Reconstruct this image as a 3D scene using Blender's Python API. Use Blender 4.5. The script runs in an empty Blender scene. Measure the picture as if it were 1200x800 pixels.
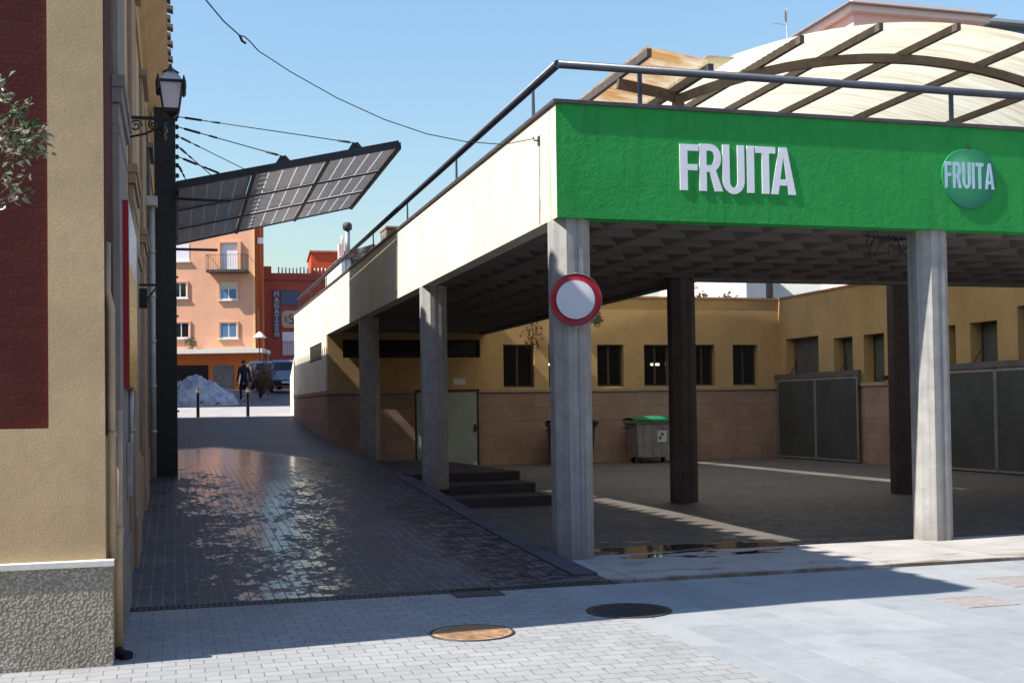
import bpy, bmesh, math, random
from mathutils import Vector, Matrix, noise
random.seed(7)
R = math.radians
S = bpy.context.scene
COL = S.collection

# ------------------------------------------------------------------ camera
F, YAW, PIT, ROL, CY = 1387.55, R(15.94), R(1.33), R(-0.82), 445.0
cyw, syw = math.cos(YAW), math.sin(YAW)
FWD = Vector((syw*math.cos(PIT), cyw*math.cos(PIT), math.sin(PIT)))
RT = Vector((cyw, -syw, 0)); UP = RT.cross(FWD)
CR = math.cos(ROL)*RT + math.sin(ROL)*UP
CU = -math.sin(ROL)*RT + math.cos(ROL)*UP
EYE = Vector((0, 0, 1.6))
cam = bpy.data.cameras.new('camera'); co = bpy.data.objects.new('camera', cam); COL.objects.link(co)
m = Matrix((CR, CU, -FWD)).transposed().to_4x4(); m.translation = EYE
co.matrix_world = m
cam.sensor_width = 36; cam.lens = F/1200*36; cam.shift_y = 45/1200
cam.clip_start = 0.1; cam.clip_end = 5000
S.camera = co

def ray(x, y): return (x-600)/F*CR - (y-CY)/F*CU + FWD
def onz(x, y, z=0):
    d = ray(x, y); return EYE + d*((z-EYE.z)/d.z)
def onx(x, y, X):
    d = ray(x, y); return EYE + d*((X-EYE.x)/d.x)
def ony(x, y, Y):
    d = ray(x, y); return EYE + d*((Y-EYE.y)/d.y)

# ------------------------------------------------------------------ mesh tools
class MB:
    def __init__(s): s.v = []; s.f = []; s.mi = []; s.sm = []
    def add(s, vs, fs, mi=0, sm=False):
        o = len(s.v); s.v += [tuple(v) for v in vs]
        for f in fs: s.f.append(tuple(o+i for i in f)); s.mi.append(mi); s.sm.append(sm)
        return s
    def box(s, x0, x1, y0, y1, z0, z1, mi=0):
        return s.add([(x0,y0,z0),(x1,y0,z0),(x1,y1,z0),(x0,y1,z0),(x0,y0,z1),(x1,y0,z1),(x1,y1,z1),(x0,y1,z1)],
                     [(0,3,2,1),(4,5,6,7),(0,1,5,4),(1,2,6,5),(2,3,7,6),(3,0,4,7)], mi)
    def quad(s, a, b, c, d, mi=0): return s.add([a,b,c,d], [(0,1,2,3)], mi)
    def bar(s, p, q, w, h, up=(0,0,1), mi=0):
        p = Vector(p); q = Vector(q); d = (q-p).normalized(); u = Vector(up)
        if abs(d.dot(u)) > .98: u = Vector((0,1,0))
        r = d.cross(u).normalized()*w/2; u = r.cross(d).normalized()*h/2
        vs = [p-r-u,p+r-u,p+r+u,p-r+u,q-r-u,q+r-u,q+r+u,q-r+u]
        return s.add(vs, [(0,1,2,3),(7,6,5,4),(0,4,5,1),(1,5,6,2),(2,6,7,3),(3,7,4,0)], mi)
    def tube(s, pts, r, n=8, mi=0, caps=True):
        pts = [Vector(p) for p in pts]; rs = r if isinstance(r, (list, tuple)) else [r]*len(pts)
        vs = []; prev = None
        for i, p in enumerate(pts):
            d = (pts[min(i+1, len(pts)-1)] - pts[max(i-1, 0)]).normalized()
            a = prev if prev else (Vector((0,0,1)) if abs(d.z) < .9 else Vector((1,0,0)))
            a = (a - d*a.dot(d)).normalized(); b = d.cross(a); prev = a
            for k in range(n):
                t = 2*math.pi*k/n; vs.append(p + rs[i]*(math.cos(t)*a + math.sin(t)*b))
        fs = [(i*n+k, i*n+(k+1)%n, (i+1)*n+(k+1)%n, (i+1)*n+k) for i in range(len(pts)-1) for k in range(n)]
        s.add(vs, fs, mi, True)
        if caps:
            o = len(pts)-1
            s.add(vs[:n], [tuple(range(n))[::-1]], mi); s.add(vs[o*n:], [tuple(range(n))], mi)
        return s
    def prism(s, poly, f0, f1, mi=0, smooth=False):
        """poly 2D ccw list; f0/f1 map 2D->3D for the two ends"""
        n = len(poly); a = [f0(*p) for p in poly]; b = [f1(*p) for p in poly]
        s.add(a+b, [tuple(range(n))[::-1], tuple(range(n, 2*n))], mi)
        s.add(a+b, [(i, (i+1)%n, n+(i+1)%n, n+i) for i in range(n)], mi, smooth)
        return s
    def grid(s, nx, ny, fn, mi=0, sm=True):
        vs = [fn(i/nx, j/ny) for j in range(ny+1) for i in range(nx+1)]
        fs = [(j*(nx+1)+i, j*(nx+1)+i+1, (j+1)*(nx+1)+i+1, (j+1)*(nx+1)+i) for j in range(ny) for i in range(nx)]
        return s.add(vs, fs, mi, sm)
    def lathe(s, prof, c=(0,0,0), n=16, mi=0, sm=True):
        vs = [(c[0]+r*math.cos(2*math.pi*k/n), c[1]+r*math.sin(2*math.pi*k/n), c[2]+z) for r, z in prof for k in range(n)]
        fs = [(i*n+k, i*n+(k+1)%n, (i+1)*n+(k+1)%n, (i+1)*n+k) for i in range(len(prof)-1) for k in range(n)]
        return s.add(vs, fs, mi, sm)
    def build(s, name, mats, parent=None, bevel=0, fix=True, **props):
        me = bpy.data.meshes.new(name); me.from_pydata(s.v, [], s.f)
        if not isinstance(mats, (list, tuple)): mats = [mats]
        for mt in mats: me.materials.append(mt)
        me.polygons.foreach_set('material_index', s.mi); me.polygons.foreach_set('use_smooth', s.sm)
        me.update()
        if fix:
            b = bmesh.new(); b.from_mesh(me); bmesh.ops.remove_doubles(b, verts=b.verts, dist=1e-5)
            bmesh.ops.recalc_face_normals(b, faces=b.faces); b.to_mesh(me); b.free()
        o = bpy.data.objects.new(name, me); COL.objects.link(o)
        if parent: o.parent = parent
        if bevel:
            md = o.modifiers.new('bevel', 'BEVEL'); md.width = bevel; md.segments = 2; md.limit_method = 'ANGLE'
        for k, v in props.items(): o[k] = v
        return o

def thing(name, label, cat, loc=(0,0,0), rz=0, group=None):
    o = bpy.data.objects.new(name, None); COL.objects.link(o); o.location = loc; o.rotation_euler = (0,0,rz)
    o.empty_display_size = .2; o['label'] = label; o['category'] = cat
    if group: o['group'] = group
    return o
def tag(o, label, cat, group=None):
    o['label'] = label; o['category'] = cat
    if group: o['group'] = group
    return o
def struct(o): o['kind'] = 'structure'; return o
def copy_tree(o, loc, label, rz=None):
    def cp(a, par):
        c = a.copy(); COL.objects.link(c)
        if par: c.parent = par
        for ch in [x for x in bpy.data.objects if x.parent == a]: cp(ch, c)
        return c
    c = cp(o, None); c.location = loc; c['label'] = label
    if rz is not None: c.rotation_euler.z = rz
    return c

# ------------------------------------------------------------------ materials
class NT:
    def __init__(s, name):
        s.m = bpy.data.materials.new(name); s.m.use_nodes = True; s.t = s.m.node_tree
        s.b = s.t.nodes['Principled BSDF']; s.out = s.t.nodes['Material Output']
    def n(s, ty, ins=None, **kw):
        nd = s.t.nodes.new(ty)
        for k, v in kw.items(): setattr(nd, k, v)
        for k, v in (ins or {}).items(): s.set(nd.inputs[k], v)
        return nd
    def set(s, inp, v):
        if isinstance(v, bpy.types.NodeSocket): s.t.links.new(v, inp)
        else: inp.default_value = v
    def co(s): return s.n('ShaderNodeTexCoord').outputs['Object']
    def xyz(s, v): return s.n('ShaderNodeSeparateXYZ', {0: v}).outputs
    def comb(s, x=0, y=0, z=0): return s.n('ShaderNodeCombineXYZ', {0: x, 1: y, 2: z}).outputs[0]
    def math(s, op, a, b=0, c=0, clamp=False):
        nd = s.n('ShaderNodeMath', {0: a, 1: b, 2: c}, operation=op); nd.use_clamp = clamp; return nd.outputs[0]
    def noise(s, v, sc, det=4, ro=.55, dist=0): return s.n('ShaderNodeTexNoise', {'Vector': v, 'Scale': sc, 'Detail': det, 'Roughness': ro, 'Distortion': dist}).outputs[0]
    def ramp(s, f, a, b, c0=0., c1=1.): return s.n('ShaderNodeMapRange', {0: f, 1: a, 2: b, 3: c0, 4: c1}).outputs[0]
    def scale(s, v, k): return s.n('ShaderNodeVectorMath', {0: v, 1: k}, operation='MULTIPLY').outputs[0]
    def mix(s, f, a, b, mode='MIX'):
        nd = s.n('ShaderNodeMix', data_type='RGBA', blend_type=mode)
        s.set(nd.inputs[0], f); s.set(nd.inputs[6], c4(a)); s.set(nd.inputs[7], c4(b)); return nd.outputs[2]
    def bump(s, h, st=.3, d=.01, nrm=None):
        ins = {'Height': h, 'Strength': st, 'Distance': d}
        if nrm: ins['Normal'] = nrm
        return s.n('ShaderNodeBump', ins).outputs[0]
    def fin(s, col=None, rough=None, nrm=None, spec=None, metal=None):
        if col is not None: s.set(s.b.inputs['Base Color'], c4(col))
        if rough is not None: s.set(s.b.inputs['Roughness'], rough)
        if nrm is not None: s.set(s.b.inputs['Normal'], nrm)
        if spec is not None: s.set(s.b.inputs['Specular IOR Level'], spec)
        if metal is not None: s.set(s.b.inputs['Metallic'], metal)
        return s.m
def c4(c): return (c[0], c[1], c[2], 1) if isinstance(c, (tuple, list)) and len(c) == 3 else c

def plain(name, col, rough=.7, metal=0., vary=.15, sc=6., bump=.15, spec=None):
    t = NT(name); v = t.co(); a = t.noise(v, sc, 5); f = t.noise(v, sc*9, 3)
    dark = tuple(x*(1-vary) for x in col); lite = tuple(min(1, x*(1+vary)) for x in col)
    c = t.mix(t.ramp(a, .3, .7), dark, lite)
    return t.fin(c, t.ramp(f, .2, .8, max(.05, rough-.12), min(1, rough+.1)), t.bump(f, bump, .004), spec, metal)

def plaster(name, col, stain=.3, sc=1.3, grain=60, gst=.35, streak=0.):
    """painted render with mottling, damp stains and fine grain"""
    t = NT(name); v = t.co()
    big = t.noise(v, sc, 6, .6); mid = t.noise(v, sc*6, 5, .6); fine = t.noise(v, grain, 4)
    c = t.mix(t.ramp(big, .35, .7), tuple(x*(1-stain) for x in col), col)
    c = t.mix(t.ramp(mid, .45, .75, 0, .35), c, tuple(x*.72 for x in col))
    if streak:
        sv = t.scale(v, (9, 9, .45)); st = t.noise(sv, 1.6, 6, .65)
        c = t.mix(t.ramp(st, .52, .75, 0, streak), c, (col[0]*.4, col[1]*.37, col[2]*.36))
    h = t.math('ADD', t.math('MULTIPLY', mid, 1.6), fine)
    return t.fin(c, .88, t.bump(h, gst, .006), .2)

def brick(name, c1, c2, mort, w, h, axes='xz', ms=.008, bst=.5, vary=.35, rough=.85, off=.5):
    t = NT(name); v = t.co(); x, y, z = t.xyz(v)
    d = {'x': x, 'y': y, 'z': z}
    u = t.comb(d[axes[0]], d[axes[1]], 0)
    bt = t.n('ShaderNodeTexBrick', {'Vector': u, 'Color1': c4(c1), 'Color2': c4(c2), 'Mortar': c4(mort), 'Scale': 1., 'Mortar Size': ms,
             'Mortar Smooth': .3, 'Bias': 0., 'Brick Width': w, 'Row Height': h}, offset=off)
    a = t.noise(v, 1.2, 6, .6); f = t.noise(v, 35, 4)
    c = t.mix(t.ramp(a, .35, .7, 0, vary), bt.outputs['Color'], (c1[0]*.55, c1[1]*.5, c1[2]*.5))
    c = t.mix(t.ramp(f, .4, .8, 0, .25), c, tuple(x*.7 for x in c2))
    nb = t.bump(t.math('SUBTRACT', f, t.math('MULTIPLY', bt.outputs['Fac'], 3)), bst, .006)
    return t.fin(c, rough, nb, .25)

M = {}
M['cream'] = plaster('cream_render', (.80, .73, .58), .16, .9, 45, .25, .34)
M['yellow'] = plaster('yellow_render', (.60, .44, .25), .26, 1.1, 90, .22, .12)
M['ochre'] = plaster('ochre_render', (.54, .355, .17), .2, .8, 50, .25, .15)
M['green'] = plaster('green_stucco', (.034, .35, .075), .16, 2.2, 40, .6, .35)
M['orange'] = plaster('orange_render', (.76, .40, .25), .12, .35, 14, .5)
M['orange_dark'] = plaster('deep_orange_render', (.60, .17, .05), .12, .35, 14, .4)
M['redwall'] = plaster('red_render', (.36, .085, .06), .2, .4, 14, .4)
M['pink'] = plaster('pink_render', (.90, .60, .54), .05, .3, 10, .3)
M['offwhite'] = plaster('offwhite_render', (.72, .70, .64), .12, .6, 20, .3, .1)
M['greyplaster'] = plaster('grey_stone_trim', (.30, .27, .26), .18, 2., 40, .4, .3)
M['tanstone'] = plaster('tan_stone_trim', (.42, .31, .22), .2, 2., 40, .4, .2)
M['cornice'] = plaster('cornice_render', (.55, .35, .17), .2, 1.6, 40, .4, .2)
M['concrete'] = plaster('concrete', (.22, .205, .19), .35, 3., 70, .45, .35)
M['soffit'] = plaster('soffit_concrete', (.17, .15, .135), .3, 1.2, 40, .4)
M['maroon'] = brick('maroon_painted_brick', (.075, .015, .012), (.092, .021, .016), (.058, .013, .011), .25, .072, 'xz', .004, .35)
M['maroon_side'] = brick('maroon_painted_brick_side', (.075, .015, .012), (.092, .021, .016), (.058, .013, .011), .25, .072, 'yz', .004, .35)
M['blocks'] = brick('reddish_stone_blocks', (.33, .215, .165), (.41, .28, .215), (.24, .165, .125), .78, .40, 'xz', .008, .5, .5)
M['blocks_side'] = brick('reddish_stone_blocks_side', (.33, .215, .165), (.41, .28, .215), (.24, .165, .125), .78, .40, 'yz', .008, .5, .5)
M['black'] = plain('black_painted_steel', (.012, .012, .016), .45, 0, .3)
M['rail'] = plain('dark_grey_painted_steel', (.055, .062, .08), .4, .2, .2)
M['brownsteel'] = plain('brown_painted_steel', (.10, .072, .058), .55, .1, .3, 4)
M['galv'] = plain('galvanised_steel', (.36, .36, .36), .5, .6, .2)
M['lightmetal'] = plain('pale_grey_metal', (.50, .50, .50), .5, .2, .12)
M['white'] = plain('white_paint', (.80, .80, .80), .5, 0, .04, 3, .05)
M['letter'] = plain('white_letter_enamel', (.86, .86, .90), .35, 0, .03, 3, .03)
M['beige'] = plain('beige_pipe_paint', (.40, .31, .20), .6, 0, .15)
M['greydoor'] = plain('grey_green_door_paint', (.30, .34, .31), .5, 0, .1, 2)
M['darkglass'] = plain('dark_window_glass', (.012, .013, .014), .08, 0, .2, 2, .0, .5)
M['blueglass'] = plain('window_glass_reflecting_sky', (.10, .19, .30), .08, 0, .1, 2, .0, .8)
M['frame'] = plain('dark_window_frame', (.06, .045, .035), .5)
M['blind'] = plain('pale_roller_blind', (.72, .66, .70), .6, 0, .05)
M['paleblind'] = plain('beige_roller_blind', (.55, .48, .38), .6, 0, .08)
M['shutter'] = plain('grey_roller_shutter', (.14, .13, .13), .55, .3, .2, 3)
M['copingm'] = plain('dark_metal_coping', (.10, .085, .085), .45, .3, .3, 4)
M['signred'] = plain('red_reflective_paint', (.30, .006, .022), .35, 0, .06)
M['signwhite'] = plain('white_reflective_sheet', (.62, .64, .70), .35, 0, .03)
M['binbody'] = plain('grey_plastic_bin', (.27, .245, .235), .55, 0, .18, 5)
M['bindark'] = plain('dark_plastic_bin', (.05, .035, .032), .55, 0, .2, 5)
M['binlid'] = plain('green_plastic_lid', (.015, .16, .075), .4, 0, .12)
M['rubber'] = plain('black_rubber', (.012, .012, .012), .8)
M['paper'] = plain('white_notice', (.62, .62, .66), .6, 0, .05)
M['iron'] = plain('rusty_cast_iron', (.40, .24, .13), .7, .1, .4, 9, .6)
M['darkiron'] = plain('dark_cast_iron', (.055, .05, .048), .6, .3, .3, 9, .5)
M['rosecover'] = plain('rose_granite_cover', (.30, .262, .25), .7, 0, .2, 12, .3)
M['skin'] = plain('skin', (.45, .26, .18), .6, 0, .08)
M['cloth'] = plain('dark_cloth', (.012, .013, .020), .9, 0, .3)
M['trouser'] = plain('dark_trouser_cloth', (.018, .018, .026), .9, 0, .3)
M['carpaint'] = plain('blue_grey_car_paint', (.17, .20, .27), .3, .4, .06, 2, 0)
M['carpaint2'] = plain('pale_blue_car_paint', (.24, .32, .40), .3, .4, .06, 2, 0)
M['taillamp'] = plain('red_lamp_plastic', (.30, .01, .01), .25)
M['barkm'] = plain('bark', (.14, .10, .075), .9, 0, .4, 12, .6)
M['terracotta'] = plain('terracotta_tile', (.40, .19, .11), .8, 0, .35, 5, .4)
M['signblue'] = plain('slate_blue_sign_panel', (.06, .08, .14), .5)
M['signtan'] = plain('tan_sign_panel', (.46, .33, .24), .6)
M['shadeglass'] = plain('frosted_lamp_glass', (.62, .60, .68), .35, 0, .04)
M['cable'] = plain('black_cable', (.02, .022, .028), .6)

def leaf_mat(name, a, b, tr=.35, rough=.45):
    t = NT(name); v = t.co(); n = t.noise(v, 7, 3); rnd = t.n('ShaderNodeNewGeometry').outputs['Random Per Island']
    c = t.mix(rnd, a, b); c = t.mix(t.ramp(n, .3, .7, 0, .4), c, tuple(x*.55 for x in a))
    t.fin(c, rough)
    tl = t.n('ShaderNodeBsdfTranslucent', {'Color': c}); mx = t.n('ShaderNodeMixShader', {0: tr, 1: t.b.outputs[0], 2: tl.outputs[0]})
    t.t.links.new(mx.outputs[0], t.out.inputs[0]); return t.m
M['leaf'] = leaf_mat('dark_green_leaves', (.035, .07, .025), (.08, .13, .04))
M['leaf_highlit'] = leaf_mat('sun_highlit_leaves', (.16, .19, .10), (.50, .46, .36), .3, .25)  # whitish sun highlights put into the leaf colour
M['leaf_dry'] = leaf_mat('dry_brown_leaves', (.17, .085, .05), (.26, .15, .08), .3)
M['leaf_far'] = leaf_mat('far_tree_leaves', (.05, .10, .03), (.10, .16, .05))

def sheet_mat():
    t = NT('translucent_corrugated_sheet'); v = t.co(); x, y, z = t.xyz(v)
    st = t.noise(t.scale(v, (.35, 5., .35)), 1.1, 6, .65); st2 = t.noise(t.scale(v, (.8, 14., .8)), 1., 5, .6)
    left = t.ramp(x, 7.9, 7.4)
    c = t.mix(t.ramp(st, .42, .72, 0, .75), (.82, .77, .60), (.54, .45, .27))
    c = t.mix(t.ramp(st2, .5, .75, 0, .5), c, (.50, .42, .27))
    c = t.mix(t.math('MULTIPLY', left, t.ramp(t.noise(t.scale(v, (.9, 2.2, .9)), 1.3, 5, .6), .25, .55)), c, (.50, .27, .10))
    t.fin(c, .5)
    tl = t.n('ShaderNodeBsdfTranslucent', {'Color': c}); mx = t.n('ShaderNodeMixShader', {0: .62, 1: t.b.outputs[0], 2: tl.outputs[0]})
    t.t.links.new(mx.outputs[0], t.out.inputs[0]); return t.m
M['sheet'] = sheet_mat()

def glass_mat(name, col, tr):
    t = NT(name); t.fin(col, .08)
    tp = t.n('ShaderNodeBsdfTransparent', {'Color': (1,1,1,1)}); mx = t.n('ShaderNodeMixShader', {0: tr, 1: t.b.outputs[0], 2: tp.outputs[0]})
    t.t.links.new(mx.outputs[0], t.out.inputs[0]); return t.m
M['pane'] = glass_mat('window_pane', (.012, .012, .012), .55); bpy.data.materials['window_pane'].node_tree.nodes['Principled BSDF'].inputs['Roughness'].default_value = .3; bpy.data.materials['window_pane'].node_tree.nodes['Principled BSDF'].inputs['Specular IOR Level'].default_value = .2
def thinsheet(name, col, tr):
    t = NT(name); t.fin(col, .35)
    tl = t.n('ShaderNodeBsdfTranslucent', {'Color': c4(col)}); mx = t.n('ShaderNodeMixShader', {0: tr, 1: t.b.outputs[0], 2: tl.outputs[0]})
    t.t.links.new(mx.outputs[0], t.out.inputs[0]); return t.m
M['milk'] = thinsheet('milky_module_glass', (.52, .52, .55), .5); M['cell'] = thinsheet('photovoltaic_cell', (.42, .41, .41), .45)
t = NT('lit_tube'); t.b.inputs['Emission Color'].default_value = (1, .86, .55, 1); t.b.inputs['Emission Strength'].default_value = 5; M['tube'] = t.m

# apple: printed disc, pale green upper left to teal green lower right
def apple_mat():
    t = NT('printed_apple'); x, y, z = t.xyz(t.co())
    d = t.math('POWER', t.math('ADD', t.math('POWER', t.math('SUBTRACT', x, -.12), 2), t.math('POWER', t.math('SUBTRACT', z, .10), 2)), .5)
    c = t.mix(t.ramp(d, .02, .20), (.22, .62, .36), (.04, .34, .13)); c = t.mix(t.ramp(d, .2, .52), c, (.005, .13, .10))
    return t.fin(c, .3)
M['apple'] = apple_mat()

# ------------------------------------------------------------------ ground materials
def pavement_mat():
    t = NT('plaza_paving'); v = t.co(); x, y, z = t.xyz(v)
    wob = t.noise(v, 1.5, 3)
    b1 = t.n('ShaderNodeTexBrick', {'Vector': t.comb(x, y, 0), 'Color1': (.285,.285,.275,1), 'Color2': (.345,.34,.335,1), 'Mortar': (.10,.095,.095,1), 'Scale': 1., 'Mortar Size': .0045,
              'Mortar Smooth': .4, 'Bias': 0., 'Brick Width': .178, 'Row Height': .128})
    b2 = t.n('ShaderNodeTexBrick', {'Vector': t.comb(t.math('ADD', y, .3), t.math('ADD', x, .06), 0), 'Color1': (.25,.272,.285,1), 'Color2': (.325,.34,.345,1), 'Mortar': (.38,.385,.38,1), 'Scale': 1., 'Mortar Size': .006,
              'Mortar Smooth': .7, 'Bias': 0., 'Brick Width': 1.3, 'Row Height': .46})
    sel = t.math('GREATER_THAN', t.math('ADD', x, t.math('MULTIPLY', y, .03)), 3.62)
    c = t.mix(sel, b1.outputs['Color'], b2.outputs['Color'])
    n1 = t.noise(v, .8, 6, .6); n2 = t.noise(v, 5, 6, .65); n3 = t.noise(v, 90, 3)
    c = t.mix(t.ramp(n1, .4, .75, 0, .5), c, (.20, .20, .215))
    c = t.mix(t.ramp(n2, .35, .8, 0, .40), c, (.37, .365, .36))
    c = t.mix(t.ramp(t.noise(v, 14, 5, .7), .60, .72, 0, .35), c, (.22, .20, .19))
    c = t.mix(t.ramp(t.noise(v, 2.3, 5, .6), .56, .70, 0, .32), c, (.17, .155, .145))
    gum = t.n('ShaderNodeTexVoronoi', {'Vector': v, 'Scale': 3.1, 'Randomness': 1.}).outputs['Distance']; c = t.mix(t.ramp(gum, .035, .05, .4, 0), c, (.13, .125, .12))
    vor = t.n('ShaderNodeTexVoronoi', {'Vector': v, 'Scale': 1.7, 'Randomness': 1.}).outputs['Distance']
    c = t.mix(t.ramp(t.math('ADD', vor, t.math('MULTIPLY', t.noise(v, 30, 4), .03)), .030, .042, .8, 0), c, (.05, .035, .03))
    f = t.math('MULTIPLY', t.math('SUBTRACT', 1., sel), b1.outputs['Fac'])
    f2 = t.math('MULTIPLY', sel, b2.outputs['Fac'])
    h = t.math('SUBTRACT', t.math('MULTIPLY', n3, .35), t.math('ADD', t.math('MULTIPLY', f, 2.), t.math('MULTIPLY', f2, .6)))
    return t.fin(c, t.ramp(n2, .3, .7, .62, .85), t.bump(h, .45, .004), .3)
M['pavement'] = pavement_mat()

def ramp_mat():
    t = NT('wet_alley_setts'); v = t.co(); x, y, z = t.xyz(v)
    bt = t.n('ShaderNodeTexBrick', {'Vector': t.comb(x, y, 0), 'Color1': (.085,.078,.085,1), 'Color2': (.12,.108,.115,1), 'Mortar': (.25,.235,.26,1), 'Scale': 1., 'Mortar Size': .006,
             'Mortar Smooth': .5, 'Bias': 0., 'Brick Width': .105, 'Row Height': .105}, offset=0.)
    # wet film: patchy where the water has run, continuous further up the slope
    n1 = t.noise(t.scale(v, (1.6, .9, 1)), 2.0, 6, .68); n2 = t.noise(t.scale(v, (1., .55, 1)), 12., 5, .68); n0 = t.noise(v, .55, 3, .5)
    lane = t.math('SUBTRACT', 1., t.math('ABSOLUTE', t.math('MULTIPLY', t.math('SUBTRACT', x, t.math('ADD', .95, t.math('MULTIPLY', y, .02))), .52)))
    far = t.math('ADD', t.ramp(y, 12.5, 21., -.10, .05), t.math('SUBTRACT', t.ramp(y, 22., 26., .0, .28), t.ramp(t.math('ADD', y, t.math('ADD', t.ramp(x, .9, 3.4, 0, 5.), t.math('MULTIPLY', n1, 2.5))), 29.5, 33.5, 0, .9)))
    w = t.math('ADD', t.math('ADD', t.math('MULTIPLY', n1, .72), t.math('MULTIPLY', n2, .80)), t.math('ADD', t.math('MULTIPLY', lane, .30), t.math('ADD', far, t.math('MULTIPLY', n0, .35))))
    wet = t.math('MULTIPLY', t.ramp(w, 1.05, 1.19), t.ramp(t.math('ADD', bt.outputs['Fac'], t.ramp(y, 20, 25, 0, -1.)), 0., .6, 1., .25))
    damp = t.math('MAXIMUM', t.ramp(w, .80, 1.10), t.ramp(y, 26, 29, 0, .97))
    drk = t.ramp(t.math('MULTIPLY', t.ramp(x, 1.9, 2.9), t.noise(t.scale(v, (1.6, 2.6, 1)), 3.0, 6, .75)), .47, .54)
    c = t.mix(damp, bt.outputs['Color'], t.mix(.75, bt.outputs['Color'], (.012,.012,.016)))
    red = t.math('MULTIPLY', t.ramp(x, 1.6, 3.2), t.ramp(t.noise(v, 1.1, 4, .6), .45, .65, 0, .7))
    c = t.mix(red, c, (.10, .062, .07)); c = t.mix(drk, c, (.022, .010, .012))
    snow = t.ramp(t.noise(v, 26, 2), .74, .78, 0, .4)
    c = t.mix(snow, c, (.3, .28, .3))
    rough = t.math('ADD', t.ramp(wet, 0, 1, .62, t.ramp(y, 19, 24, .15, .14)), t.math('MULTIPLY', drk, -.1))
    h = t.math('ADD', t.math('MULTIPLY', t.math('MULTIPLY', bt.outputs['Fac'], -1.2), t.ramp(wet, 0, 1, 1, .25)), t.math('MULTIPLY', t.noise(v, 14, 3), t.ramp(wet, 0, 1, .9, t.ramp(y, 20, 27, .55, .12))))
    return t.fin(c, rough, t.bump(h, .5, .004), .35)
M['ramp'] = ramp_mat()

def court_mat():
    t = NT('courtyard_concrete'); v = t.co(); x, y, z = t.xyz(v)
    n1 = t.noise(v, .9, 6, .6); n2 = t.noise(v, 6, 5)
    c = t.mix(t.ramp(n1, .35, .7), (.095, .082, .074), (.142, .125, .112)); c = t.mix(t.ramp(n2, .4, .8, 0, .35), c, (.065, .058, .052))
    bt = t.n('ShaderNodeTexBrick', {'Vector': t.comb(x, y, 0), 'Color1': (1,1,1,1), 'Color2': (1,1,1,1), 'Mortar': (.4,.4,.4,1), 'Scale': 1., 'Mortar Size': .012, 'Brick Width': 2.1, 'Row Height': 2.1}, offset=0.)
    c = t.mix(1., c, bt.outputs['Color'], 'MULTIPLY')
    # shallow puddles lying just inside the first row of columns
    band = t.math('SUBTRACT', 1., t.math('ABSOLUTE', t.math('MULTIPLY', t.math('SUBTRACT', y, 12.7), .55)))
    xb = t.math('MULTIPLY', t.ramp(x, 3.9, 4.8), t.ramp(x, 8.1, 6.6))
    pn = t.noise(t.scale(v, (.8, 1.9, 1)), 1.5, 4, .5)
    pud = t.ramp(t.math('ADD', t.math('MULTIPLY', band, .5), t.math('ADD', pn, t.math('MULTIPLY', xb, .24))), 1.10, 1.15)
    c = t.mix(pud, c, (.02, .018, .016))
    return t.fin(c, t.ramp(pud, 0, 1, t.ramp(n2, .3, .7, .55, .8), .09), t.bump(t.math('MULTIPLY', n2, t.ramp(pud, 0, 1, 1, .0)), .25, .006), .45)
M['court'] = court_mat()
def slab_mat():
    t = NT('pale_threshold_slabs'); v = t.co(); x, y, z = t.xyz(v)
    n1 = t.noise(v, 1.6, 6, .6)
    dirt = t.ramp(t.math('ADD', t.noise(t.scale(v, (.9, 2.5, 1)), 1.4, 5, .6), t.ramp(y, 11.2, 10.45, 0, .22)), .60, .72)
    c = t.mix(t.ramp(n1, .35, .7), (.36, .34, .32), (.46, .43, .41)); c = t.mix(dirt, c, (.22, .17, .12))
    band = t.math('SUBTRACT', 1., t.math('ABSOLUTE', t.math('MULTIPLY', t.math('SUBTRACT', y, 12.0), .9)))
    xb = t.math('MULTIPLY', t.ramp(x, 4.2, 4.8), t.ramp(x, 7.2, 6.0))
    pud = t.ramp(t.math('ADD', t.math('MULTIPLY', band, .42), t.math('ADD', t.noise(t.scale(v, (.9, 2.6, 1)), 1.9, 4, .5), t.math('MULTIPLY', xb, .18))), 1.04, 1.09)
    c = t.mix(pud, c, (.03, .025, .022))
    bt = t.n('ShaderNodeTexBrick', {'Vector': t.comb(x, y, 0), 'Color1': (1,1,1,1), 'Color2': (1,1,1,1), 'Mortar': (.5,.45,.4,1), 'Scale': 1., 'Mortar Size': .008, 'Brick Width': 1.4, 'Row Height': 3.3}, offset=0.)
    return t.fin(t.mix(1., c, bt.outputs['Color'], 'MULTIPLY'), t.ramp(pud, 0, 1, .75, .04), t.bump(t.math('MULTIPLY', t.noise(v, 40, 3), t.ramp(pud, 0, 1, 1, 0)), .25, .004), .4)
M['slab'] = slab_mat()
M['road'] = plain('plaza_asphalt', (.075, .07, .085), .7, 0, .2, 2, .3)
M['earth'] = plain('far_ground', (.14, .125, .11), .9, 0, .2, .05, .1)
M['step'] = plaster('dark_stone_steps', (.10, .085, .085), .3, 2, 40, .4)
M['snow'] = plaster('old_dirty_snow', (.58, .60, .68), .45, 3., 12, .8)
def stone_mat():
    t = NT('rubble_stone'); v = t.co(); vo = t.n('ShaderNodeTexVoronoi', {'Vector': v, 'Scale': 3.2}); 
    c = t.mix(t.ramp(vo.outputs['Distance'], 0, .6), (.50, .42, .34), (.14, .10, .09)); c = t.mix(.35, c, vo.outputs['Color'], 'MULTIPLY')
    return t.fin(c, .9, t.bump(vo.outputs['Distance'], .8, .05))
M['rubble'] = stone_mat()

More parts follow.
